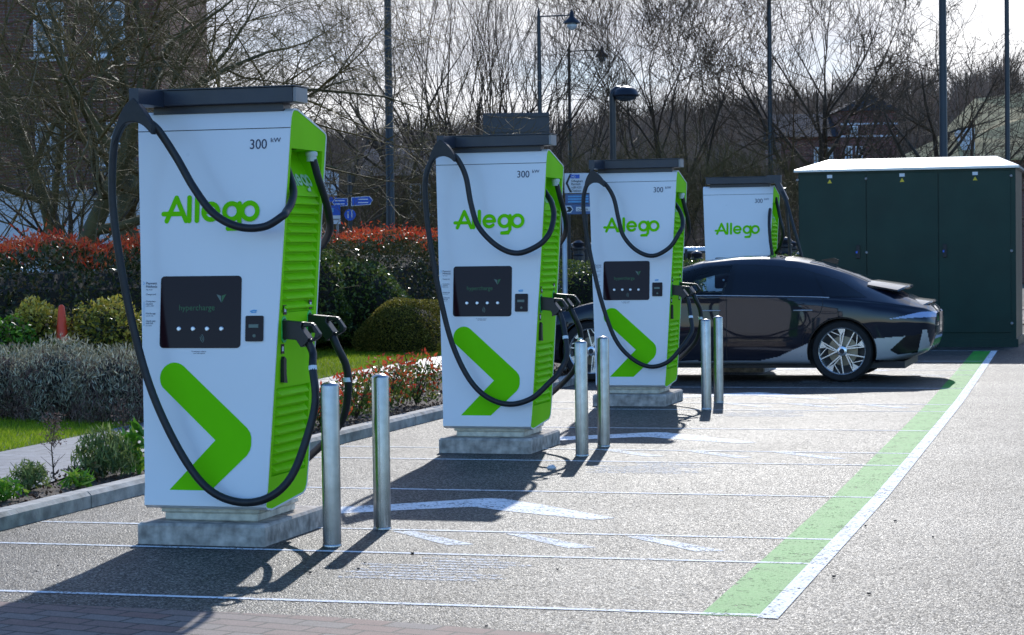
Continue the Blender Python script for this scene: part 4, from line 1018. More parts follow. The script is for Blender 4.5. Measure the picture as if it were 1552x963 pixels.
# strip bed plants along the kerb
def tuft(name, x, y, h, n, spread, m, label, cat='plant', aspect=.12, group=None, curve=.5, z0=.08):
    P0 = np.stack([rng.normal(0, spread*.3, n), rng.normal(0, spread*.3, n), np.zeros(n)], 1)
    a = rng.uniform(0, 2*math.pi, n); le = rng.uniform(.45, 1, n)*h; out = rng.uniform(.1, 1, n)*curve*h
    P1 = P0+np.stack([np.cos(a)*out*.35, np.sin(a)*out*.35, le*.6], 1); P2 = P0+np.stack([np.cos(a)*out, np.sin(a)*out, le], 1)
    sd_ = np.stack([-np.sin(a), np.cos(a), np.zeros(n)], 1)*(h*aspect*.5)
    V = np.stack([P0-sd_*.6, P0+sd_*.6, P1+sd_, P1-sd_, P1-sd_, P1+sd_, P2+sd_*.15, P2-sd_*.15], 1).reshape(-1, 3)
    o = np_mesh(name, V, 4, m); o.location = (x, y, z0); tag(o, label, cat, group); return o
for px, py, h, r, n, up_, asp, sz_, m_, lab in (
        (203, 716, .34, .14, 90, 1.2, .28, .15, 'lf_bright', 'broad-leaved bright green plant in the strip bed touching the nearest charger'),
        (158, 722, .34, .24, 1300, 1.6, .16, .075, 'lf_olive', 'bushy upright green plant in the kerb bed left of the nearest charger'),
        (44, 742, .19, .15, 600, 1.4, .16, .06, 'lf_olive', 'small bushy green plant in the kerb bed near the left edge'),
        (4, 758, .14, .16, 260, 1.0, .3, .06, 'lf_bright', 'low lime green plant at the very left of the kerb bed'),
        (118, 738, .10, .13, 70, .5, .14, .13, 'lf_bright', 'spiky low plant with pale blades at the foot of the dry stalk'),
        (132, 728, .12, .16, 160, .8, .3, .06, 'lf_dark', 'low dark leafy plant between the spiky plant and the bushy plant')):
    p = G(px, py, .08); e = empty('bed_plant', (p.x, p.y, .08))
    d = rng.normal(size=(n, 3)); d[:, 2] = np.abs(d[:, 2])+.3; d /= np.linalg.norm(d, axis=1, keepdims=True); rad = rng.uniform(.15, 1, n)**.6
    P = d*rad[:, None]*np.array([r, r, h]); np_mesh('foliage', leaves(P, sz_, asp, up_), 4, m_, e)
    b = MB()
    for q in range(14):
        a = random.uniform(0, 6.28); l = random.uniform(.3, .8)*r; b.tube([(0, 0, -.01), (l*.4*math.cos(a), l*.4*math.sin(a), h*.45), (l*math.cos(a), l*math.sin(a), h*random.uniform(.6, .95))], [.004, .003, .0015], 4)
    b.build('stems', 'lf_olive', e, 0); tag(e, lab, 'plant')
def stalk(px, py, h, lab, heads, seed):
    p = G(px, py, .08); rs = random.Random(seed); b = MB(); b.tube([(0, 0, 0), (rs.uniform(-.02, .02), 0, h*.5), (rs.uniform(-.03, .03), .01, h)], [.006, .004, .002], 5)
    for k in range(22):
        z = h*rs.uniform(.15, .98); a = rs.uniform(0, 6.28); l = rs.uniform(.03, .09); b.tube([(0, 0, z), (l*math.cos(a), l*math.sin(a), z+l*.9)], [.0022, .001], 4)
    e = empty('dry_weed', (p.x, p.y, .08)); b.build('stem', 'bark', e, 0)
    Q = np.stack([rng.normal(0, .035, heads), rng.normal(0, .035, heads), h*rng.uniform(.55, 1.05, heads)], 1); np_mesh('seed_heads', leaves(Q, .02, .4), 4, 'lf_brown', e)
    tag(e, lab, 'weed')
stalk(82, 726, .42, 'tall dry brown weed stalk with a seedy head standing before the path', 380, 1)
stalk(184, 700, .45, 'thin bare dry stalk beside the nearest charger', 40, 2)
stalk(192, 706, .36, 'short wiry dry stalk in front of the taller bare one by the nearest charger', 50, 3)
# young photinias
k = 0
for (x, y, h, r, lab) in ((-6.62, 19.95, .46, .34, 'red-leaved young shrub at the far end of its row, touching the second charger'), (-6.62, 19.1, .44, .34, 'red-leaved young shrub, second from the second charger'),
        (-6.6, 18.2, .40, .33, 'red-leaved young shrub in the middle of the row behind the second bollard'), (-6.58, 17.3, .32, .30, 'low red-leaved young shrub between the front bollards'), (-6.55, 16.2, .30, .28, 'small red-leaved young shrub just behind the foremost bollard')):
    e = empty('young_shrub', (x, y, .08)); P = lump(620, (0, 0, h*.5), (r, r*1.15, h*.55), 12, .3, False); P = P[P[:, 2] > 0]; np_mesh('foliage', leaves(P, .05, .5, .3), 4, 'lf_young', e)
    P = lump(230, (0, 0, h*.66), (r, r*1.1, h*.55), 14, .5, False); P = P[P[:, 2] > .05]; np_mesh('red_shoots', leaves(P, .055, .4, .8), 4, 'lf_red', e)
    b = MB()
    for q in range(16):
        a = random.uniform(0, 6.28); l = random.uniform(.3, .9)*r; b.tube([(0, 0, 0), (l*.4*math.cos(a), l*.4*math.sin(a), h*.5), (l*math.cos(a), l*math.sin(a), h*random.uniform(.8, 1.15))], [.006, .004, .002], 4)
    b.build('stems', 'bark', e, 0); tag(e, lab, 'shrub', 'young red-leaved shrubs in the kerb bed')
# loose bark and grass
Q = np.stack([rng.uniform(-7.1, -6.3, 5000), rng.uniform(10, 34, 5000), np.full(5000, .085)], 1); o = np_mesh('bark_chips', leaves(Q, .035, .5, 0), 4, 'litter'); tag(o, 'loose brown bark chips over the kerb bed', 'bark chips', kind='stuff')
def blades(x0, x1, y0, y1, n, h, poly):
    P = np.stack([rng.uniform(x0, x1, n), rng.uniform(y0, y1, n), np.full(n, .079)], 1); k = np.array([inpoly(a, b_, poly) for a, b_, _ in P]); P = P[k]; n = len(P)
    a = rng.uniform(0, 6.28, n); hh = rng.uniform(.4, 1, n)*h; s = np.stack([np.cos(a), np.sin(a), a*0], 1)*.003
    tip = P+np.stack([rng.normal(0, .4, n)*hh, rng.normal(0, .4, n)*hh, hh], 1); return np.stack([P-s, P+s, tip], 1).reshape(-1, 3)
V = np.concatenate([blades(-12, -8.1, 13.5, 18.5, 60000, .055, [(-8.1, 12), (-8.28, 16.5), (-8.46, 18.5), (-9.1, 17.95), (-10.1, 18.3), (-12, 17.6), (-12, 12)]),
                    blades(-12.5, -8.9, 22, 33, 60000, .06, [(-8.96, 22), (-9.26, 25.5), (-9.51, 33), (-12.5, 33), (-11.5, 28.6), (-10.9, 22)])])
o = np_mesh('grass', V, 3, 'grass'); tag(o, 'short bright green grass blades on the two lawn patches', 'grass', kind='stuff')
# dark loose stones and leaves on the asphalt
b = MB()
for px, py in ((1264, 874), (1085, 905), (1357, 790), (1414, 814), (625, 839), (543, 862), (553, 853), (470, 868), (845, 863), (777, 888), (526, 895), (737, 949), (1312, 797), (44, 803), (88, 857), (55, 866), (1028, 740), (1317, 900)):
    p = G(px, py, .006); s = random.uniform(.005, .012); b.lathe([(s*.6, 0), (s, s*.4), (s*.5, s*.8)], 6, (p.x, p.y, .004))
o = b.build('gravel_bits', 'black', None, 0); tag(o, 'scattered dark pebbles and leaf bits on the asphalt', 'gravel', kind='stuff')
p = G(836, 712, 0); b = MB(); b.lathe([(.026, 0), (.036, .012), (.022, .03), (.006, .036)], 7); o = b.build('stone', 'stone', None, 30); o.location = (p.x, p.y, 0); tag(o, 'small pale stone on the asphalt in front of the second charger', 'stone')

# ================================================================== TREES
def tree_lines(seed, H, r0, trunk=.25, nlimb=6, spread=45, levels=4, kids=(6, 6, 5), ratio=.55, up=.25, wob=.12, flat=0.0, multi=1):
    rs = random.Random(seed); out = [[], []]
    def grow(p, d, L, r, lev):
        n = max(3, int(4+L*1.2)) if lev < 3 else 4; pts = [p.copy()]; rad = [r]; q = p.copy(); dd = d.copy(); st = []
        for k in range(n):
            dd = (dd+Vector((rs.gauss(0, wob), rs.gauss(0, wob), rs.gauss(0, wob)+up*(.5 if lev else .1)/n*2))).normalized()
            q = q+dd*(L/n); pts.append(q.copy()); rad.append(r*(1-.84*(k+1)/n) if lev else r*(1-.8*(k+1)/n)); st.append((q.copy(), dd.copy(), rad[-1], (k+1)/n))
        out[0 if lev <= 1 else 1].append((pts, rad, 7 if lev == 0 else 5 if lev == 1 else 3))
        if lev >= levels: return
        nk = nlimb if lev == 0 else kids[min(lev-1, len(kids)-1)]
        for k in range(nk):
            f = (trunk+(1-trunk)*(k+rs.random())/nk) if lev == 0 else .2+.8*(k+rs.random())/nk
            i = min(len(st)-1, int(f*len(st))); q0, d0, rr, _ = st[i]
            a = rs.uniform(0, 6.283) if lev else k*2.4+rs.uniform(-.4, .4)
            ax = d0.orthogonal().normalized(); ax.rotate(Matrix.Rotation(a, 3, d0)); dn = d0.copy(); dn.rotate(Matrix.Rotation(R(rs.uniform(.6, 1.2)*spread), 3, ax))
            if flat: dn.z *= (1-flat); dn.normalize()
            Lk = L*ratio*rs.uniform(.7, 1.25)*(1.25-.5*f) if lev else H*(.55)*rs.uniform(.75, 1.1)*(1.15-.5*f)
            grow(q0, dn, Lk, max(rr*(.62 if lev == 0 else .66), .003), lev+1)
    for m_ in range(multi):
        d = Vector((0, 0, 1)) if multi == 1 else Vector((math.cos(m_*2.4)*.35, math.sin(m_*2.4)*.35, 1)).normalized()
        grow(Vector((0, 0, -.05)), d, H*(.62 if multi == 1 else .55), r0, 0)
    return out
def lines_mesh(name, lines, m, parent, rmin=.004):
    V = []; Fq = []; o = 0
    for pts, rad, k in lines:
        A = np.array([tuple(p) for p in pts]); t = np.gradient(A, axis=0); t /= np.linalg.norm(t, axis=1, keepdims=True)+1e-9
        ref = np.array([.31, .27, .91]) if abs(t[0, 2]) < .8 else np.array([.9, .3, .1]); a = np.cross(t, ref); a /= np.linalg.norm(a, axis=1, keepdims=True)+1e-9; b_ = np.cross(t, a)
        rr = np.maximum(np.array(rad), rmin)[:, None]
        ring = np.stack([A+(a*math.cos(2*math.pi*j/k)+b_*math.sin(2*math.pi*j/k))*rr for j in range(k)], 1); V.append(ring.reshape(-1, 3)); n = len(A)
        i = np.arange(n-1)[:, None]*k; j = np.arange(k)[None]; j2 = (j+1) % k
        Fq.append(np.stack([i+j, i+j2, i+k+j2, i+k+j], -1).reshape(-1, 4)+o); o += n*k
    V = np.concatenate(V); Fq = np.concatenate(Fq); me = bpy.data.meshes.new(name)
    me.vertices.add(len(V)); me.vertices.foreach_set('co', V.astype(np.float32).ravel()); me.loops.add(Fq.size); me.loops.foreach_set('vertex_index', Fq.astype(np.int32).ravel())
    me.polygons.add(len(Fq)); me.polygons.foreach_set('loop_start', np.arange(0, Fq.size, 4, dtype=np.int32)); me.polygons.foreach_set('loop_total', np.full(len(Fq), 4, dtype=np.int32))
    me.polygons.foreach_set('use_smooth', np.ones(len(Fq), dtype=bool)); me.materials.append(M[m]); me.update(calc_edges=True)
    ob = bpy.data.objects.new(name, me); COL.objects.link(ob); ob.parent = parent; return ob
def tree(name, loc, label, bark='bark', twig='twig', rz=0, group='bare trees behind the car park', rmin=.003, **k):
    e = empty(name, loc, rz); a, c = tree_lines(**k); lines_mesh('trunk', a, bark, e, .01); lines_mesh('crown', c, twig, e, rmin); tag(e, label, 'tree', group); return e
def tloc(px, Z): p = ZP(px, 400, Z); return (p.x, p.y, 0)
tree('bare_tree', tloc(232, 36), 'thick-trunked mossy bare tree whose limbs spread above the nearest charger', 'mossbark', 'mosstwig', seed=11, H=9.5, r0=.24, trunk=.3, nlimb=11, spread=60, kids=(7, 6, 5), levels=4, up=.12, wob=.14, flat=.25)
tree('bare_tree', tloc(60, 31), 'mossy bare tree at the left edge with arching branches across the brick house', 'mossbark', 'mosstwig', rz=1.0, seed=23, H=8.5, r0=.2, trunk=.36, nlimb=13, spread=66, kids=(9, 8, 6), levels=4, up=.0, wob=.15, flat=.25)
tree('bare_tree', tloc(128, 38), 'dense twiggy bare tree screening the upper windows of the brick house', 'mossbark', 'mosstwig', rz=.4, seed=29, H=9.5, r0=.17, trunk=.3, nlimb=13, spread=56, kids=(8, 7, 5), levels=4, up=.05, wob=.13, flat=.15)
tree('small_bare_tree', tloc(152, 33), 'small several-stemmed bare tree rising from the hedge in front of the white ground floor', 'bark', 'mosstwig', seed=31, H=4.6, r0=.12, trunk=.3, nlimb=6, spread=48, kids=(6, 6, 5), multi=3, wob=.15, ratio=.5)
tree('bare_tree', tloc(500, 48), 'twiggy bare tree behind the blue signs', seed=41, H=6.2, r0=.10, trunk=.15, nlimb=10, spread=58, kids=(7, 6, 5), rz=2)
tree('bare_tree', tloc(606, 62), 'slim forked bare tree just right of the tall black lamp column', seed=47, H=10, r0=.15, trunk=.35, nlimb=8, spread=42, kids=(6, 6, 4))
def coppice(px, Z, seed, lab, H=10, multi=6):
    return tree('coppiced_tree', tloc(px, Z), lab, 'bark', 'twig', seed=seed, H=H, r0=.09, trunk=.15, nlimb=7, spread=27, kids=(5, 4, 3), multi=multi, up=.5, wob=.08, ratio=.5)
coppice(715, 66, 53, 'dense upright many-stemmed bare tree behind the second charger', 12.5)
coppice(800, 70, 59, 'upright many-stemmed bare tree behind the hanging street lamps', 12)
tree('bare_tree', tloc(1035, 62), 'wide-crowned bare tree right of the domed street lamp, behind the third charger', seed=61, H=9.6, r0=.15, trunk=.12, nlimb=11, spread=42, kids=(8, 6, 5), up=.3, wob=.09, rmin=.006)
tree('bare_tree', tloc(1243, 62), 'bare tree with a straight dark trunk behind the left part of the green cabinet', seed=67, H=9.4, r0=.23, trunk=.2, nlimb=11, spread=44, kids=(8, 6, 5), up=.3, wob=.09, rmin=.006)
tree('bare_tree', tloc(1432, 58), 'broad bare tree behind the right part of the green cabinet', seed=71, H=8.8, r0=.26, trunk=.06, nlimb=12, spread=52, kids=(8, 6, 5), up=.2, wob=.09, rmin=.006)
tree('bare_tree', tloc(1130, 85), 'bare tree further back between the two wide-crowned trees', seed=73, H=8.5, r0=.14, nlimb=8, spread=45, kids=(6, 5, 3))
tree('bare_tree', tloc(905, 75), 'bare tree behind the domed street lamp', seed=79, H=7.5, r0=.12, nlimb=9, spread=50, kids=(6, 5, 3))
tree('bare_tree', tloc(400, 60), 'bare tree seen above the roof rail of the nearest charger', seed=83, H=7, r0=.12, nlimb=11, spread=55, kids=(7, 6, 5))

for px, Z, sd_, h_, lab in ((648, 60, 101, 4.2, 'low twiggy bare bush left of the second charger, beyond the hedge'), (765, 56, 103, 4.0, 'low bare bush behind the roof rail of the second charger'), (905, 58, 107, 4.4, 'bare thicket bush behind the direction sign'),
        (985, 60, 109, 4.6, 'bare bush rising behind the third charger'), (1085, 57, 113, 4.3, 'bare bush between the third and farthest chargers'), (1170, 60, 127, 4.6, 'bare bush beside the thin black column behind the farthest charger'), (540, 58, 131, 4.2, 'bare bush behind the blue finger signs')):
    tree('bare_bush', tloc(px, Z), lab, 'bark', 'mosstwig', group='bare bushes beyond the car park', seed=sd_, H=h_, r0=.05, trunk=.05, nlimb=7, spread=44, kids=(6, 6, 4), multi=5, wob=.13, ratio=.55)
# woodland on the hill and a loose belt below it
hl = []
def hz(x, y):
    d = max(0, y-110); return min(1, d/140.)*(14+5*math.sin(x*.012+1)+3*math.sin(x*.031)+.02*(x+60))
nx, ny = 60, 24; V = []; Fq = []
for j in range(ny):
    for i in range(nx):
        y_ = 105+j*9; x_ = -230+i*6.4; V.append((x_, y_, hz(x_, y_)-.5 if j else -.6))
for j in range(ny-1):
    for i in range(nx-1): a = j*nx+i; Fq.append((a, a+1, a+nx+1, a+nx))
o = mesh_obj('hill', V, Fq, 'hill', None, smooth=True); o['kind'] = 'structure'
T_ = []
for k in range(900):
    y_ = 88+160*random.random(); cxl = -.283*y_; x_ = cxl+random.uniform(-.30, .30)*y_
    h = random.uniform(5, 9); z_ = hz(x_, y_)-.5; n = 210
    if y_ < 125 and x_ > cxl+.12*y_: continue
    a = rng.uniform(0, 6.28, n); tl = rng.uniform(.1, 1, n); z0 = h*rng.uniform(.05, .55, n); ln = h*rng.uniform(.2, .5, n); sp_ = rng.uniform(.1, .8, n)
    P0 = np.stack([x_+np.cos(a)*z0*.25, y_+np.sin(a)*z0*.25, z_+z0], 1); P1 = P0+np.stack([np.cos(a)*ln*sp_, np.sin(a)*ln*sp_, ln], 1)
    wv = np.stack([rng.normal(size=n), rng.normal(size=n)*.3, rng.normal(size=n)*.3], 1)*.020*(y_/120)
    T_.append(np.stack([P0-wv, P0+wv, P1], 1).reshape(-1, 3))
    P = np.array([[x_-.12, y_, z_], [x_+.12, y_, z_], [x_, y_, z_+h*.9]]); T_.append(P)
o = np_mesh('distant_woodland', np.concatenate(T_), 3, 'hilltwig'); tag(o, 'leafless brown woodland covering the hillside beyond the trees', 'woodland', kind='stuff')

# ================================================================== BUILDINGS
def window(parent, x, z, w_, h, y, fr=.07, bars=(1, 1)):
    b = MB()
    b.box(x, x+fr, y-.05, y+.02, z, z+h); b.box(x+w_-fr, x+w_, y-.05, y+.02, z, z+h); b.box(x+fr, x+w_-fr, y-.05, y+.02, z, z+fr); b.box(x+fr, x+w_-fr, y-.05, y+.02, z+h-fr, z+h)
    for k in range(1, bars[0]+1): q = x+w_*k/(bars[0]+1); b.box(q-.02, q+.02, y-.045, y+.015, z+fr, z+h-fr)
    for k in range(1, bars[1]+1): q = z+h*k/(bars[1]+1); b.box(x+fr, x+w_-fr, y-.04, y+.01, q-.02, q+.02)
    f = b.build('window', 'frame', parent, 0)
    b = MB(); b.box(x+fr*.5, x+w_-fr*.5, y-.02, y-.01, z+fr*.5, z+h-fr*.5); b.build('pane', 'window', f, 0)
    b = MB(); b.box(x-.1, x+w_+.1, y-.14, y, z-.10, z); b.build('sill', 'render', f, 0)
# house at left; its front runs parallel to the picture
p0 = ZP(-60, 400, 52); H1 = empty('brick_house', (p0.x, p0.y, 0), YAW)
Wd = 300/3300*52+.15
b = MB(); b.box(0, Wd, 0, 8, 3.05, 12.5); b.build('upper_wall', 'brickred', H1, 0)
b = MB()
for k in range(6): b.box(-.0, Wd+.04, -.05, 8.05, k*.5+.012, k*.5+.5)
b.box(0.02, Wd+.02, -.03, 8, 0, 3.04); b.box(-.05, Wd+.1, -.12, 8.1, 3.0, 3.14); b.build('ground_floor_wall', 'render', H1, 0)
b = MB(); b.prism([(-.5, 12.5), (8.5, 12.5), (4, 15.5)], -.3, Wd+.3, 'x'); b.build('roof', 'slate', H1, 0)
def hx(px): return (px+60)/3300*52
for px in (58, 150): window(H1, hx(px), 3.2, .72, 1.55, 0, bars=(1, 2))
for z in (6.3,):
    for px in (58, 150): window(H1, hx(px), z, .72, 1.3, 0, bars=(1, 2))
for px in (52, 143):
    b = MB(); x0_ = hx(px); b.box(x0_, x0_+.9, -.5, 0, 3.0, 3.12)
    for k in range(12): b.tube([(x0_+.03+k*.076, -.48, 3.12), (x0_+.03+k*.076, -.48, 3.62)], .008, 4)
    b.box(x0_, x0_+.9, -.5, -.46, 3.6, 3.63); b.build('balcony', 'blackiron', H1, 0)
for px in (34, 193):
    b = MB(); b.lathe([(.0, -.2), (.14, -.12), (.17, 0), (.14, .12), (0, .18)], 14, (hx(px), -.12, 1.75)); b.build('wall_light', 'signblue', H1)
tag(H1, 'red brick house with a white ground floor and white windows behind the left trees', 'house')
# dark brick house in the middle distance
p0 = ZP(560, 400, 84); H2 = empty('dark_brick_house', (p0.x, p0.y, 0), YAW)
b = MB(); b.box(0, 6.5, 0, 6, 0, 4.5); b.build('wall', 'brickred', H2, 0); b = MB(); b.prism([(-.4, 4.5), (6.4, 4.5), (3, 5.7)], -.3, 6.8, 'x'); b.build('roof', 'slate', H2, 0)
for x_, z_ in ((1.6, 3.0), (1.6, 1.0), (4.6, 3.0)): window(H2, x_, z_, .8, 1.2, 0)
tag(H2, 'dim brick house with white-framed windows behind the trees, left of the second charger', 'house')
# red house right of centre
Zb = 105; k_ = Zb/3300
p0 = ZP(1235, 400, Zb); H3 = empty('red_brick_house', (p0.x, p0.y, 0), YAW)
b = MB(); b.box(1.30, 4.0, 0, 7, 0, 8.1); b.build('wall', 'brickred', H3, 0); b = MB(); b.box(-1.5, 1.29, .8, 7, 0, 6.9); b.build('wall', 'brickred', H3, 0)
b = MB(); b.prism([(.4, 6.9), (7.2, 6.9), (3.7, 8.2)], -1.7, 1.28, 'x'); b.build('roof', 'slate', H3, 0); b = MB(); b.prism([(1.15, 8.1), (4.15, 8.1), (2.65, 8.9)], -.2, 7.2, 'y'); b.build('roof', 'slate', H3, 0)
for z_ in (7.42, 6.83): b = MB(); b.box(1.28, 4.02, -.03, -.001, z_, z_+.09); b.build('string_course', 'render', H3, 0)
for x_, z_, w_, h_ in ((1.75, 6.93, .36, .44), (1.5, 5.7, .34, .7), (2.0, 5.7, .34, .7)): window(H3, x_, z_, w_, h_, 0, fr=.05)
for x_, z_, w_, h_ in ((.1, 5.6, .34, .8), (.7, 5.6, .34, .8)): window(H3, x_, z_, w_, h_, .8)
tag(H3, 'small red brick house with white bands and windows behind the green cabinet', 'house')
# low building with lichened roof
Zb = 88; p0 = ZP(1358, 400, Zb); H4 = empty('tiled_roof_building', (p0.x, p0.y, 0), YAW)
b = MB(); b.box(.3, 11, 0, 6, 0, 5.0); b.build('wall', 'brickred', H4, 0)
b = MB(); b.add([(-.3, -.5, 4.95), (11, -.5, 5.15), (11, 6.5, 8.6), (4.6, 6.5, 7.9), (1.9, 1.5, 5.9), (-.3, -.5, 4.88), (11, -.5, 5.05), (11, 6.5, 8.4), (4.6, 6.5, 7.7), (1.9, 1.5, 5.7)],
    [(0, 1, 2, 3, 4), (9, 8, 7, 6, 5), (0, 5, 6, 1), (1, 6, 7, 2), (2, 7, 8, 3), (3, 8, 9, 4), (4, 9, 5, 0)]); b.build('roof', 'tanroof', H4, 0)
b = MB(); b.box(2.8, 3.3, .4, 2.0, 5.3, 6.3); b.build('dormer', 'render', H4, 0)
window(H4, 1.6, 3.3, .8, .9, 0)
tag(H4, 'low brick building with a pale lichen-covered tiled roof at the right edge', 'building')

# ================================================================== STREET FURNITURE
def pole(px, Z, h, r0, r1, label, name='lamp_column', collar=None):
    p = ZP(px, 400, Z); e = empty(name, (p.x, p.y, 0)); b = MB(); b.lathe([(r0*1.25, 0), (r0*1.25, .9), (r0, 1.0), (r1, h)], 16); b.build('column', 'blackiron', e, 50)
    if collar is not None: b = MB(); b.lathe([(r0, collar-.03), (r0*2.2, collar-.01), (r0*2.2, collar+.02), (r0*1.2, collar+.06), (r0, collar+.12)], 20); b.build('collar', 'blackiron', e)
    b = MB(); b.lathe([(r1, h), (r1*2.2, h+.05), (.16, h+.2), (.05, h+.34), (.0, h+.36)], 16); b.build('lantern', 'blackiron', e)
    tag(e, label, 'lamp post'); return e
pole(593, 45, 11, .098, .05, 'tall black lamp column rising above the hedge between the first two chargers', collar=1.72)
pole(1169, 60, 12, .07, .055, 'tall thin black column behind the farthest charger')
pole(1431, 50, 11, .10, .075, 'thick tall black column behind the middle of the green cabinet')
pole(1528, 55, 11, .065, .055, 'thin tall black column near the right edge')
def hanging_lamp(px, Z, toppy, label):
    p = ZP(px, 400, Z); top = ZP(px, toppy, Z).z; s = Z/3300; e = empty('bracket_lamp', (p.x, p.y, 0), YAW)
    b = MB(); b.lathe([(.09, 0), (.07, 1.2), (.05, top-.2), (.03, top), (.0, top+.12)], 12); b.tube([(0, 0, top-.15), (52*s, 0, top-.12)], .02, 6); b.build('column', 'blackiron', e, 50)
    b = MB(); b.lathe([(.0, .05), (.05, -.05), (.06, -.15), (.10, -.2), (.22, -.30), (.24, -.34), (.10, -.36)], 16, (50*s, 0, top)); b.build('lamp_shade', 'blackiron', e)
    b = MB(); b.lathe([(.12, -.36), (.14, -.42), (.08, -.5), (0, -.53)], 14, (50*s, 0, top)); b.build('lamp_bowl', 'signwhite', e)
    tag(e, label, 'street lamp', 'bracket lamps of the old-fashioned kind')
hanging_lamp(821, 58, 18, 'old-fashioned bracket street lamp, the higher of the pair above the second charger')
hanging_lamp(866, 72, 72, 'old-fashioned bracket street lamp, the lower one left of the domed lamp')
# domed lamp
p = ZP(931, 400, 45); e = empty('domed_street_lamp', (p.x, p.y, 0), YAW); s = 45/3300; zt = ZP(931, 143, 45).z
b = MB(); b.lathe([(.09, 0), (.075, 1), (.065, zt)], 14); b.tube([(0, 0, zt-.05), (.02, 0, zt+.06), (.10, 0, zt+.12), (.2, 0, zt+.10)], [.065, .055, .05, .04], 8); b.build('column', 'blackiron', e, 50)
b = MB(); b.lathe([(.27, -.06), (.28, -.03), (.25, .06), (.17, .12), (.06, .155), (0, .16)], 24, (.27, 0, zt)); b.build('lamp_head', 'blackiron', e)
b = MB(); b.lathe([(.24, -.065), (.19, -.12), (.08, -.155), (0, -.16)], 24, (.27, 0, zt)); b.build('lamp_bowl', 'window', e)
tag(e, 'black street lamp with a domed head, seen above the third charger', 'street lamp')

def panel(b, px0, px1, py0, py1, Z, org, m=0, d=0.0, th=.02):
    s = Z/3300; x0 = (px0-org[0])*s; x1 = (px1-org[0])*s; z0 = HC-(py1-org[1])*s; z1 = HC-(py0-org[1])*s
    b.box(x0, x1, -th-d, -d, z0, z1, m)
# direction sign
Z = 47; hzn = 381-(875-776)*.0125; e = empty('direction_sign', tuple(ZP(875, 400, Z)[:2])+(0,), YAW); og = (875, hzn); s = Z/3300
def sz(py): return HC-(py-hzn)*s
for dx in (-.17, .2): b = MB(); b.lathe([(.04, 0), (.04, sz(262))], 12, (dx, .03, 0)); b.build('post', 'blackiron', e, 50)
b = MB(); panel(b, 857, 895, 263, 293, Z, og); w1 = b.build('white_panel', 'signwhite', e, 0)
b = MB(); panel(b, 866, 880, 265, 271, Z, og, d=.021, th=.003); b.build('road_number_patch', 'blue', w1, 0)
b = MB(); x0 = (857-875)*s; b.add([(x0+a*s, -.023, sz(z_)) for a, z_ in ((8, 264), (11, 264), (5, 278), (11, 292), (8, 292), (1.5, 278))], [tuple(range(6))]); b.build('chevron', 'black', w1, 0)
for t_, px, py, sz_ in (('M2', 867.5, 270.6, .085), ('Gillingham', 867, 276.4, .07), ('Rainham', 867, 281, .07), ('A289 A231', 867, 286, .06), ('Chatham', 867, 291.2, .07)):
    text_obj('sign_text', t_, sz_, lambda x, y, z, px=px, py=py: Vector(((px-875)*s+x, -.026-z, sz(py)+y)), 'signwhite' if t_ == 'M2' else 'black', w1, ext=.001, sx=.85)
b = MB(); panel(b, 858, 895, 294.5, 309, Z, og); w2 = b.build('blue_panel', 'signblue', e, 0)
for py in (297, 301, 305): b = MB(); panel(b, 862, 893, py, py+2.2, Z, og, d=.021, th=.003); b.build('text_line', 'inkcyan', w2, 0)
b = MB(); panel(b, 855, 897, 310, 325, Z, og); w3 = b.build('lower_panel', 'signblue', e, 0)
b = MB(); panel(b, 874, 895, 314, 320.5, Z, og, d=.021, th=.003); q = b.build('name_plate', 'signwhite', w3, 0)
text_obj('sign_text', 'Dockside', .075, lambda x, y, z: Vector(((876-875)*s+x, -.026-z, sz(319.5)+y)), 'black', w3, ext=.001, sx=.8)
b = MB(); x0 = (858-875)*s; b.add([(x0+a*s, -.023, sz(z_)) for a, z_ in ((0, 312), (8, 312), (12, 317.5), (8, 323), (0, 323))], [tuple(range(5))]); b.build('arrow_plate', 'signwhite', w3, 0)
b = MB(); b.add([(x0+a*s, -.026, sz(z_)) for a, z_ in ((1, 313.5), (7, 313.5), (10.5, 317.5), (7, 321.5), (1, 321.5), (4.5, 317.5))], [tuple(range(6))]); b.build('arrow', 'black', w3, 0)
tag(e, 'tall road direction sign with white panel over blue ones, between the second and third chargers', 'road sign')
# finger signs
Z = 44; hzn = 381+(776-532)*.0125; e = empty('cycle_route_sign', tuple(ZP(532, 400, Z)[:2])+(0,), YAW); s = Z/3300
def sz(py): return HC-(py-hzn)*s
b = MB(); b.lathe([(.045, 0), (.045, sz(262))], 12); b.build('post', 'blackiron', e, 50)
for pts, nm in (([(-3, 300.5), (-22, 300.5), (-27, 307), (-22, 313.5), (-3, 312.5)], 0), ([(2, 299.5), (30, 298), (35, 304), (31, 311), (2, 313)], 1)):
    b = MB(); P = [(a*s, sz(py)) for a, py in pts]; c = (sum(p[0] for p in P)/5, sum(p[1] for p in P)/5)
    b.prism(P, -.075, -.055, 'y'); f = b.build('finger_board', 'signwhite', e, 0)
    b = MB(); b.prism([(c[0]+(x-c[0])*.93, c[1]+(z-c[1])*.85) for x, z in P], -.079, -.0755, 'y'); g = b.build('blue_face', 'blue', f, 0)
    b = MB()
    for k in (0, 1): b.box(c[0]-.10, c[0]+.10, -.082, -.0795, c[1]-.045+k*.065, c[1]-.025+k*.065)
    b.build('text_line', 'signwhite', f, 0)
b = MB(); T = Matrix.Translation((0, -.06, sz(326))) @ Matrix.Rotation(R(90), 4, 'X'); b.lathe([(.115, 0), (.115, .015)], 28, T=T); f = b.build('round_plate', 'blue', e, 30)
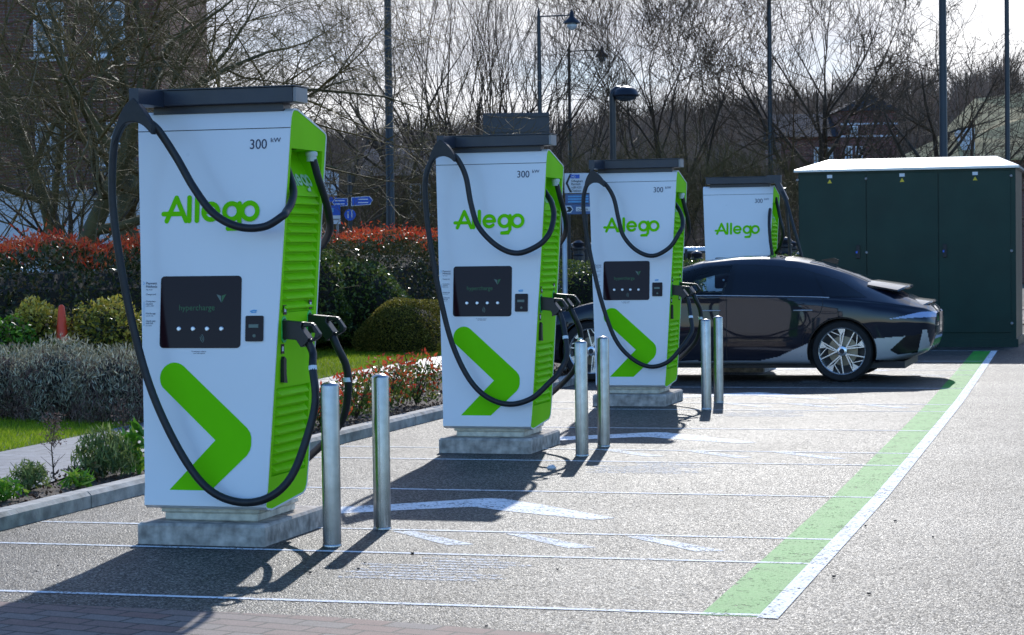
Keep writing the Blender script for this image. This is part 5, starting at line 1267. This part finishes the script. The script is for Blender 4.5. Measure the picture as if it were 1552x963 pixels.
b = MB(); b.box(-.05, -.03, -.079, -.0765, sz(331), sz(321)); b.box(.03, .045, -.079, -.0765, sz(331), sz(321)); b.lathe([(.016, 0), (.016, .002)], 12, T=Matrix.Translation((.037, -.077, sz(320))) @ Matrix.Rotation(R(90), 4, 'X')); b.build('pictogram', 'signwhite', f, 0)
tag(e, 'black post with two blue finger signs above a round blue plate beyond the hedge', 'finger sign')
Z = 40; hzn = 384.5; e = empty('information_board', tuple(ZP(508, 400, Z)[:2])+(0,), YAW); s = Z/3300
for dx in (.05, -.05): b = MB(); b.lathe([(.025, 0), (.025, sz(312))], 10, (dx, .03, 0)); b.build('post', 'greymetal', e)
b = MB(); b.box(-10*s, 9*s, -.02, 0, HC-(340-hzn)*s, HC-(327-hzn)*s); b.build('white_panel', 'signwhite', e, 0)
b = MB(); b.box(-10*s, 9*s, -.02, 0, HC-(326.8-hzn)*s, HC-(312-hzn)*s); g = b.build('blue_panel', 'blue', e, 0)
b = MB(); b.box(-7*s, -1*s, -.024, -.0205, HC-(322-hzn)*s, HC-(316-hzn)*s); b.build('pictogram', 'inkcyan', g, 0)
b = MB(); b.box(-8*s, 7*s, -.024, -.0205, HC-(334-hzn)*s, HC-(332-hzn)*s); b.build('text_line', 'greymetal', g, 0)
tag(e, 'small blue over white notice board just right of the nearest charger', 'notice board')
Z = 50; e = empty('road_sign', tuple(ZP(500, 400, Z)[:2])+(0,), YAW); s = Z/3300
b = MB(); b.lathe([(.045, 0), (.045, HC-(258-384.5)*s)], 10, (0, .03, 0)); b.build('post', 'greymetal', e)
b = MB(); b.prism([(-14*s, HC-(292-hzn)*s), (14*s, HC-(298-hzn)*s), (16*s, HC-(264-hzn)*s), (-6*s, HC-(258-hzn)*s)], -.02, 0, 'y'); g = b.build('white_panel', 'signwhite', e, 0)
b = MB(); b.box(-10*s, 12*s, -.02, 0, HC-(308-hzn)*s, HC-(299-hzn)*s); b.build('blue_strip', 'blue', e, 0)
b = MB(); b.box(-6*s, 10*s, -.024, -.0205, HC-(272-hzn)*s, HC-(270-hzn)*s); b.box(-6*s, 11*s, -.024, -.0205, HC-(280-hzn)*s, HC-(278-hzn)*s); b.box(-6*s, 7*s, -.024, -.0205, HC-(288-hzn)*s, HC-(286-hzn)*s); b.build('text_line', 'greymetal', g, 0)
tag(e, 'white road sign half hidden by branches, above the blue finger signs', 'road sign')
# back of a sign above charger two
Z = 46; hz2 = 381; e = empty('road_sign', tuple(ZP(785, 400, Z)[:2])+(0,), YAW); s = Z/3300
for dx in (-.3, .4): b = MB(); b.lathe([(.05, 0), (.05, HC-(172-hz2)*s)], 10, (dx, .06, 0)); b.build('post', 'blackiron', e)
b = MB(); b.box(-50*s, 50*s, -.03, 0, HC-(206-hz2)*s, HC-(172-hz2)*s, b=.008); b.build('back_plate', 'anthracite', e, 0)
for q in (178, 201): b = MB(); b.box(-50*s, 50*s, -.06, -.031, HC-(q-hz2)*s, HC-(q-2-hz2)*s); b.build('stiffener', 'anthracite', e, 0)
tag(e, 'dark unlettered back of a wide road sign above the second charger', 'road sign')
# galvanised post
p = G(858, 560, .08); e = MB().lathe([(.031, 0), (.031, 1.9), (.02, 1.92)], 14).build('metal_post', 'galv', None, 50); e.location = (p.x, p.y, .07); tag(e, 'plain galvanised post behind the second charger, left of the car bonnet', 'post')
# tree trunk-like slim posts and iron bollards with rails
def iron_bollard(px, Z, lab, h=1.25):
    p = ZP(px, 400, Z); e = empty('iron_bollard', (p.x, p.y, 0), YAW); b = MB(); b.lathe([(.14, 0), (.14, .12), (.115, .16), (.11, h-.2), (.135, h-.18), (.135, h-.14), (.10, h-.12), (.12, h-.04), (.07, h), (0, h+.02)], 18); b.build('shaft', 'blackiron', e, 40)
    b = MB(); b.lathe([(.112, h-.32), (.12, h-.3), (.112, h-.28)], 18); b.build('band', 'blackiron', e); tag(e, lab, 'bollard', 'dark iron bollards by the road')
iron_bollard(877, 46, 'dark iron bollard between the second and third chargers', 1.75)
iron_bollard(1056, 44, 'dark iron bollard just left of the farthest charger', 1.5)
iron_bollard(1192, 44, 'dark iron bollard left of the green cabinet', 1.75)
iron_bollard(1200, 50, 'paler iron bollard against the left edge of the green cabinet', 1.7)
def railing(px0, px1, Z, h, lab):
    p = ZP(px0, 400, Z); L = (px1-px0)/3300*Z; e = empty('guard_rail', (p.x, p.y, 0), YAW); b = MB(); b.box(0, L, -.02, .02, h-.05, h); b.box(0, L, -.02, .02, .12, .16); b.build('rails', 'blackiron', e, 0)
    b = MB(); n = int(L/.11)
    for k in range(n+1): b.tube([(k*L/n, 0, .16), (k*L/n, 0, h-.05)], .008, 4)
    o_ = b.build('bars', 'blackiron', e, 0); b = MB()
    for k in range(int(L/1.8)+1): b.box(k*1.8-.03, k*1.8+.03, -.03, .03, 0, h+.05)
    b.build('uprights', 'blackiron', e, 0); tag(e, lab, 'railing')
railing(850, 925, 48, 1.55, 'black pedestrian guard rail between the second and third chargers')
railing(1040, 1080, 50, 1.5, 'black guard rail just left of the farthest charger')
railing(1176, 1215, 50, 1.5, 'black guard rail between the farthest charger and the green cabinet')
# white hatchback behind
p = ZP(1062, 400, 52); e = empty('parked_car', (p.x, p.y, 0), YAW+R(4)); 
prof = [(-.85, .25), (-.88, .55), (-.86, .95), (-.80, 1.02), (-.66, 1.5), (-.55, 1.6), (.55, 1.6), (.66, 1.5), (.80, 1.02), (.86, .95), (.88, .55), (.85, .25)]
b = MB(); b.prism(prof, 0, 3.9, 'y'); o = b.build('body', 'vanwhite', e, 30); mo = o.modifiers.new('b', 'BEVEL'); mo.width = .08; mo.segments = 3
b = MB(); b.prism([(-.70, 1.05), (-.58, 1.45), (.58, 1.45), (.70, 1.05)], -.012, -.002, 'y'); b.build('rear_window', 'darkglass', e, 0)
b = MB(); b.box(-.26, .26, -.02, -.002, .80, .90); b.build('number_plate', 'yellow', e, 0)
for s_ in (-1, 1):
    b = MB(); b.box(min(s_*.62, s_*.82), max(s_*.62, s_*.82), -.02, -.001, .95, 1.2); b.build('tail_light', 'cone', e, 0)
    for yy in (.75, 3.2): b = MB(); b.lathe([(.31, -.1), (.31, .1)], 24, T=Matrix.Translation((s_*.80, yy, .31)) @ Matrix.Rotation(R(90), 4, 'Y')); b.build('wheel', 'tyre', e)
tag(e, 'pale car seen from behind between the third and farthest chargers', 'car')
# white van beyond
p = ZP(888, 400, 60); e = empty('white_van', (p.x, p.y, 0), YAW)
b = MB(); b.prism([(-1.6, .35), (-1.6, 1.05), (-1.35, 1.2), (-.7, 1.75), (1.9, 1.75), (1.95, .35)], 0, 1.8, 'y'); o = b.build('body', 'vanwhite', e, 30); mo = o.modifiers.new('b', 'BEVEL'); mo.width = .06; mo.segments = 2
b = MB(); b.prism([(-1.15, 1.25), (-.68, 1.62), (-.2, 1.62), (-.2, 1.25)], -.01, -.001, 'y'); b.build('side_window', 'darkglass', e, 0)
for xx in (-1.0, 1.3): b = MB(); b.lathe([(.33, -.1), (.33, .1)], 24, T=Matrix.Translation((xx, .1, .33)) @ Matrix.Rotation(R(90), 4, 'X')); b.build('wheel', 'tyre', e)
tag(e, 'white van side-on behind the guard rail, between the second and third chargers', 'van')
# person walking beyond the hedge
def person():
    p = ZP(575, 400, 42); e = empty('person', (p.x, p.y, 0), YAW); me = bpy.data.meshes.new('body'); bm = bmesh.new()
    J = [((0, 0, 1.0), .13), ((0, 0, 1.25), .14), ((0, 0, 1.48), .13), ((0, 0, 1.60), .055), ((0, 0, 1.68), .07), ((0, -.01, 1.78), .095), ((0, 0, 1.86), .07), ((.09, 0, .95), .09), ((.10, .05, .52), .065), ((.10, .12, .10), .045), ((.10, .02, .05), .04),
         ((-.09, 0, .95), .09), ((-.10, -.05, .52), .065), ((-.10, -.12, .10), .045), ((-.10, -.22, .05), .04), ((.19, 0, 1.46), .06), ((.24, .02, 1.18), .045), ((.22, -.08, .95), .035), ((-.19, 0, 1.46), .06), ((-.24, .0, 1.18), .045), ((-.22, -.1, .95), .035)]
    E_ = [(0, 1), (1, 2), (2, 3), (3, 4), (4, 5), (5, 6), (0, 7), (7, 8), (8, 9), (9, 10), (0, 11), (11, 12), (12, 13), (13, 14), (2, 15), (15, 16), (16, 17), (2, 18), (18, 19), (19, 20)]
    vs = [bm.verts.new(j[0]) for j in J]
    for a, c in E_: bm.edges.new((vs[a], vs[c]))
    bm.to_mesh(me); bm.free(); o = bpy.data.objects.new('body', me); COL.objects.link(o); o.parent = e; me.materials.append(M['coat'])
    o.modifiers.new('s', 'SKIN')
    for i, j in enumerate(J): me.skin_vertices[0].data[i].radius = (j[1], j[1]*.8)
    me.skin_vertices[0].data[0].use_root = True
    o.modifiers.new('u', 'SUBSURF').levels = 1; o.modifiers['u'].render_levels = 1
    b = MB(); b.lathe([(.0, .14), (.06, .125), (.10, .07), (.115, 0), (.10, -.08), (.085, -.13)], 16, (0, .02, 1.80)); b.build('hair', 'hair', e)
    tag(e, 'person with pale hair in a dark coat walking beyond the hedge', 'person')
person()
